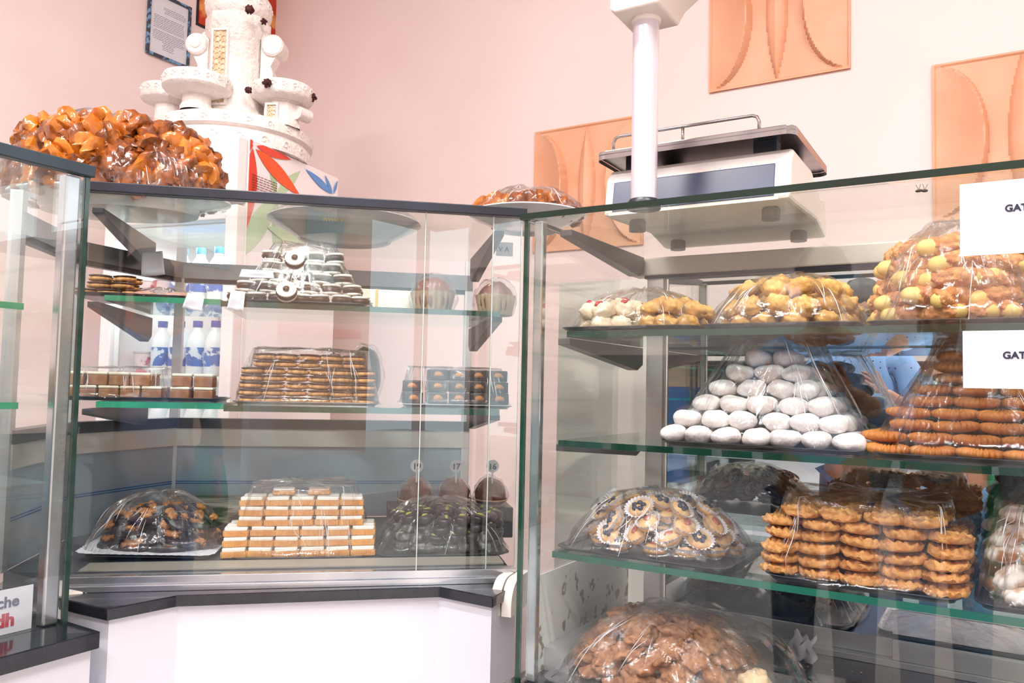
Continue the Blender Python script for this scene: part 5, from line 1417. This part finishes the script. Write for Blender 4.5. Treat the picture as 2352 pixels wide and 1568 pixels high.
bl_ = Proto(solo('bread_loaf', blob_mb(.13, .07, .06, .1, 2, 20, 12), mat('bread', '9a6236', 'b9824e', rough=.6, scale=10), 'bread'))
for i in range(9): bl_.put((-2.35 + i * .3, -2.72, 1.1405 if i % 2 else 1.3405), (0, 0, .1 * i), 'brown bread loaf on the %s shelf of the counter across the shop' % ('lower' if i % 2 else 'upper'), 'loaves on the opposite counter')

def skin(name, pts, edges, m, parent=None, sub=2):
    me = bpy.data.meshes.new(name); me.from_pydata([p[:3] for p in pts], edges, []); me.materials.append(m)
    o = bpy.data.objects.new(name, me); COL.objects.link(o)
    if parent: o.parent = parent
    md = o.modifiers.new('skin', 'SKIN'); md.use_smooth_shade = True
    for i, v in enumerate(me.skin_vertices[0].data):
        r = pts[i][3]; v.radius = (r, pts[i][4] if len(pts[i]) > 4 else r); v.use_root = (i == 0)
    s = o.modifiers.new('sub', 'SUBSURF'); s.levels = 1; s.render_levels = sub
    return o
SKIN = mat('skin', 'b98066', 'b0765c', rough=.55, scale=10)
def person(loc, rz, label, shirt, trousers, hairc, s=1.0, bag=None, arm_up=True):
    t = thing('person', label, 'person', loc, rz); t.scale = (s, s, s)
    # faces +y
    hz_ = 1.60
    pts = [(0, 0, .95, .13, .10), (0, .0, 1.12, .125, .095), (0, .0, 1.32, .155, .10), (0, 0, 1.44, .12, .075), (0, 0, 1.50, .052, .052), (0, .015, 1.56, .06, .07), (0, .02, 1.63, .078, .092), (0, .015, 1.70, .07, .085), (0, .01, 1.745, .03, .04)]
    ed = [(i, i + 1) for i in range(8)]
    for sg in (-1, 1):
        b = len(pts)
        if arm_up: arm = [(sg * .17, 0, 1.42, .052), (sg * .25, .05, 1.17, .042), (sg * .17, .26, 1.24, .034), (sg * .13, .32, 1.28, .024)]
        else: arm = [(sg * .17, 0, 1.42, .052), (sg * .24, -.02, 1.13, .042), (sg * .25, .05, .90, .032), (sg * .25, .06, .84, .026)]
        pts += arm; ed += [(3, b), (b, b + 1), (b + 1, b + 2), (b + 2, b + 3)]
        b = len(pts); pts += [(sg * .09, 0, .88, .09), (sg * .10, .01, .50, .06), (sg * .10, -.01, .10, .04), (sg * .10, .02, .045, .042), (sg * .11, .14, .03, .03)]
        ed += [(0, b), (b, b + 1), (b + 1, b + 2), (b + 2, b + 3), (b + 3, b + 4)]
    skin('body', pts, ed, SKIN, t)
    for sg in (-1, 1):      # hands: five fingers each
        h0 = Vector((sg * .13, .32, 1.28)) if arm_up else Vector((sg * .25, .06, .84))
        dv = Vector((-sg * .35, .75, .35)).normalized() if arm_up else Vector((0, .15, -1)).normalized()
        sv = Vector((0, -.3, 1)).normalized() if arm_up else Vector((0, 1, .1)).normalized()
        hp_ = [(*h0, .024, .014), (*(h0 + dv * .05), .030, .014)]; he = [(0, 1)]
        for q in range(4):
            base = h0 + dv * .085 + sv * (q - 1.5) * .019; b = len(hp_); L_ = (.055, .065, .062, .048)[q]
            cr = Vector((-sg, 0, 0)) * .018
            hp_ += [(*base, .009), (*(base + dv * L_ * .5 + cr * .3), .008), (*(base + dv * L_ + cr), .006)]; he += [(1, b), (b, b + 1), (b + 1, b + 2)]
        b = len(hp_); base = h0 + dv * .025 + sv * .032
        hp_ += [(*base, .010), (*(base + dv * .03 + sv * .022), .009), (*(base + dv * .055 + sv * .026), .007)]; he += [(0, b), (b, b + 1), (b + 1, b + 2)]
        skin('hand', hp_, he, SKIN, t, 1)
    fc = MB()
    for sg in (-1, 1): fc.add(blob_mb(.012, .008, .008, 0, 1, 12, 8, flat=1).v, blob_mb(.012, .008, .008, 0, 1, 12, 8, flat=1).f, Matrix.Translation((sg * .030, .097, 1.635)))
    obj('eyes', fc, mat('eye_dark', '2a1d18', rough=.2), t, smooth=True)
    obj('nose', blob_mb(.013, .018, .024, 0, 1, 12, 10, flat=1), SKIN, t, loc=(0, .105, 1.59), smooth=True)
    obj('mouth', blob_mb(.024, .007, .006, 0, 1, 12, 8, flat=1), mat('lips', '9c5348', rough=.5), t, loc=(0, .092, 1.565), smooth=True)
    e_ = MB()
    for sg in (-1, 1): e_.add(blob_mb(.008, .016, .028, 0, 1, 12, 8, flat=1).v, blob_mb(.008, .016, .028, 0, 1, 12, 8, flat=1).f, Matrix.Translation((sg * .082, .01, 1.60)))
    obj('ears', e_, SKIN, t, smooth=True)
    obj('hair', blob_mb(.092, .108, .105, .12, 3, 26, 16, flat=.25), mat(hairc[0], hairc[1], rough=.6), t, loc=(0, -.012, 1.665), smooth=True)
    sh = [(0, 0, .93, .155, .115), (0, 0, 1.12, .145, .112), (0, 0, 1.32, .172, .118), (0, 0, 1.44, .135, .088), (0, 0, 1.485, .068, .062)]; se = [(0, 1), (1, 2), (2, 3), (3, 4)]
    for sg in (-1, 1):
        b = len(sh)
        sh += [(sg * .18, 0, 1.41, .068), (sg * .25, .05, 1.17, .056), (sg * .18, .24, 1.235, .044)] if arm_up else [(sg * .18, 0, 1.41, .068), (sg * .24, -.02, 1.13, .055), (sg * .25, .04, .93, .044)]
        se += [(3, b), (b, b + 1), (b + 1, b + 2)]
    skin('shirt', sh, se, shirt, t)
    tr_ = [(0, 0, .96, .148, .112)]; te = []
    for sg in (-1, 1):
        b = len(tr_); tr_ += [(sg * .09, 0, .86, .105), (sg * .10, .01, .50, .078), (sg * .10, -.01, .09, .062)]; te += [(0, b), (b, b + 1), (b + 1, b + 2)]
    skin('trousers', tr_, te, trousers, t)
    s2 = MB()
    for sg in (-1, 1): s2.add(blob_mb(.05, .13, .045, .05, 1, 18, 10, flat=.6).v, blob_mb(.05, .13, .045, .05, 1, 18, 10, flat=.6).f, Matrix.Translation((sg * .105, .05, .0)))
    obj('shoes', s2, mat('shoe_dark', '2a2a2e', rough=.5), t, smooth=True)
    return t
SHIRT = holes_mat('dotted_blue_shirt', '86a8d8', (34, 34, 34), .14, '26324e', rough=.8)
DEN = mat('navy_denim', '20345c', '2a4270', rough=.8, scale=60)
DEN2 = mat('light_denim', '6f9ac4', '5b86b2', rough=.8, scale=60)
GREYT = mat('grey_cloth', '8c8f96', '7c8088', rough=.8, scale=30)
def mirror_spot(px, yy):
    d = ray(px, 900); t = (YB - .005) / d.y; p = EYE + d * t; k = (YB - yy) / d.y; return p.x + d.x * k
yA = -.75
person((mirror_spot(1978, yA), yA, 0), 0, 'person in a dotted blue shirt and navy jeans, seen in the mirror doors', SHIRT, DEN, ('hair_black', '1d1614'), 1.06)
yB_ = -1.25
person((mirror_spot(2190, yB_), yB_, 0), .2, 'person in a grey top and light blue jeans, seen in the mirror doors', GREYT, DEN2, ('hair_brown', '3a261c'), 1.0, arm_up=False)
gx = mirror_spot(2310, yB_ + .1)
def bagf(th, t):
    r = math.sin(PI * min(1, t * 1.0)) ** .45; k = 1 + .10 * nz(Vector((math.cos(th), math.sin(th), t)), 3.)
    return Vector((.16 * r * math.cos(th) * k * (.35 + .75 * t), .09 * r * math.sin(th) * k, .80 + .22 * math.cos(PI * t)))
bg = thing('plastic_bag', 'green plastic carrier bag hanging beside the person in light jeans', 'bag', (gx, yB_ + .02, 0), 0)
obj('sack', MB().radial(bagf, 40, 20), mat('green_plastic', '3f9f72', '2f8a60', rough=.4, scale=8, bump=.6, bscale=14), bg, smooth=True)
obj('handle', MB().tube([(-.03, 0, 1.0), (-.02, 0, 1.10), (0, 0, 1.13), (.02, 0, 1.10), (.03, 0, 1.0)], .006, 6), mat('green_handle', '3f9f72', rough=.5), bg, smooth=True)

# street outside the openings
struct('ground', MB().box((-6, -16, -.3), (16, -3.51, -.12)).box((4.02, -3.5, -.3), (16, 8, -.12)), mat('street_paving', 'cfcac4', 'c2bcb5', rough=.8, scale=2))
def house(label, x0, y0, x1, y1, h, m, face):
    t = thing('building', label, 'building', ((x0 + x1) / 2, (y0 + y1) / 2, -.12), 0)
    w, d = (x1 - x0) / 2, (y1 - y0) / 2
    obj('wall', MB().box((-w, -d, 0), (w, d, h)), m, t)
    for k in range(2):
        for i in range(4):
            if face == 'y': c = (-w * .75 + i * w * .5, d + .01, 3.4 + k * 2.6); b_ = MB().box((c[0] - .45, c[1] - .02, c[2]), (c[0] + .45, c[1] + .03, c[2] + 1.4))
            else: c = (-w - .01, -d * .75 + i * d * .5, 3.4 + k * 2.6); b_ = MB().box((c[0] - .03, c[1] - .45, c[2]), (c[0] + .02, c[1] + .45, c[2] + 1.4))
            obj('window', b_, mat('shutter_teal', 'a9c0c2', '9db3b6', rough=.4), t)
    aw = MB().box((-w * .8, d + .02, 2.3), (w * .8, d + .9, 2.45)) if face == 'y' else MB().box((-w - .9, -d * .8, 2.3), (-w - .02, d * .8, 2.45))
    obj('awning', aw, mat('orange_awning', 'e2643c', 'd8552e', rough=.7, scale=2), t)
    return t
house('pink building with an orange awning across the street', -1, -13, 9, -10, 8.5, mat('pink_facade', 'e3c1ac', 'dab49c', rough=.8, scale=1), 'y')
house('cream building with shutters at the side street', 12, -7, 15, 6, 8.5, mat('cream_facade', 'ead9c0', 'e0ccb0', rough=.8, scale=1), 'x')
# blue street sign that mirrors in the corner case glass
mp_ = atplane(340, 985, mp(0, 0, 0), V); d = ray(340, 985).normalized(); rdir = d - 2 * d.dot(V) * V
ks = (-3.9 - mp_.y) / rdir.y; sp_ = mp_ + rdir * ks
sg_ = thing('street_sign', 'upright blue sign for an internet and photocopy shop, outside the window', 'sign', (sp_.x, sp_.y, -.12), math.atan2(-rdir.x, rdir.y) + PI)
hs = .11 * ((mp_ - EYE).length + ks * rdir.length) * 1.0
W_ = 80 / FPX * ((mp_ - EYE).length + ks) ; Hh = 225 / FPX * ((mp_ - EYE).length + ks)
zc_ = sp_.z + .12
sbd = obj('sign_board', MB().box((-W_ / 2, -.02, zc_ - Hh / 2), (W_ / 2, .02, zc_ + Hh / 2)), mat('sign_blue', '2e6fc0', '2a66b4', rough=.4, scale=3), sg_)
obj('post', MB().box((-.03, -.019, 0), (.03, .019, zc_ - Hh / 2 - .001)), DGREY, sg_)
for i, w in enumerate(('Cyber Internet', 'Photocopie', 'Accessoires', 'Cartes de R')):
    text('lettering', w, W_ * .15, PAPER, Matrix.Translation((-W_ * .42, -.022, zc_ + Hh * .30 - i * Hh * .2)) @ Matrix.Rotation(PI / 2, 4, 'X'), sbd)
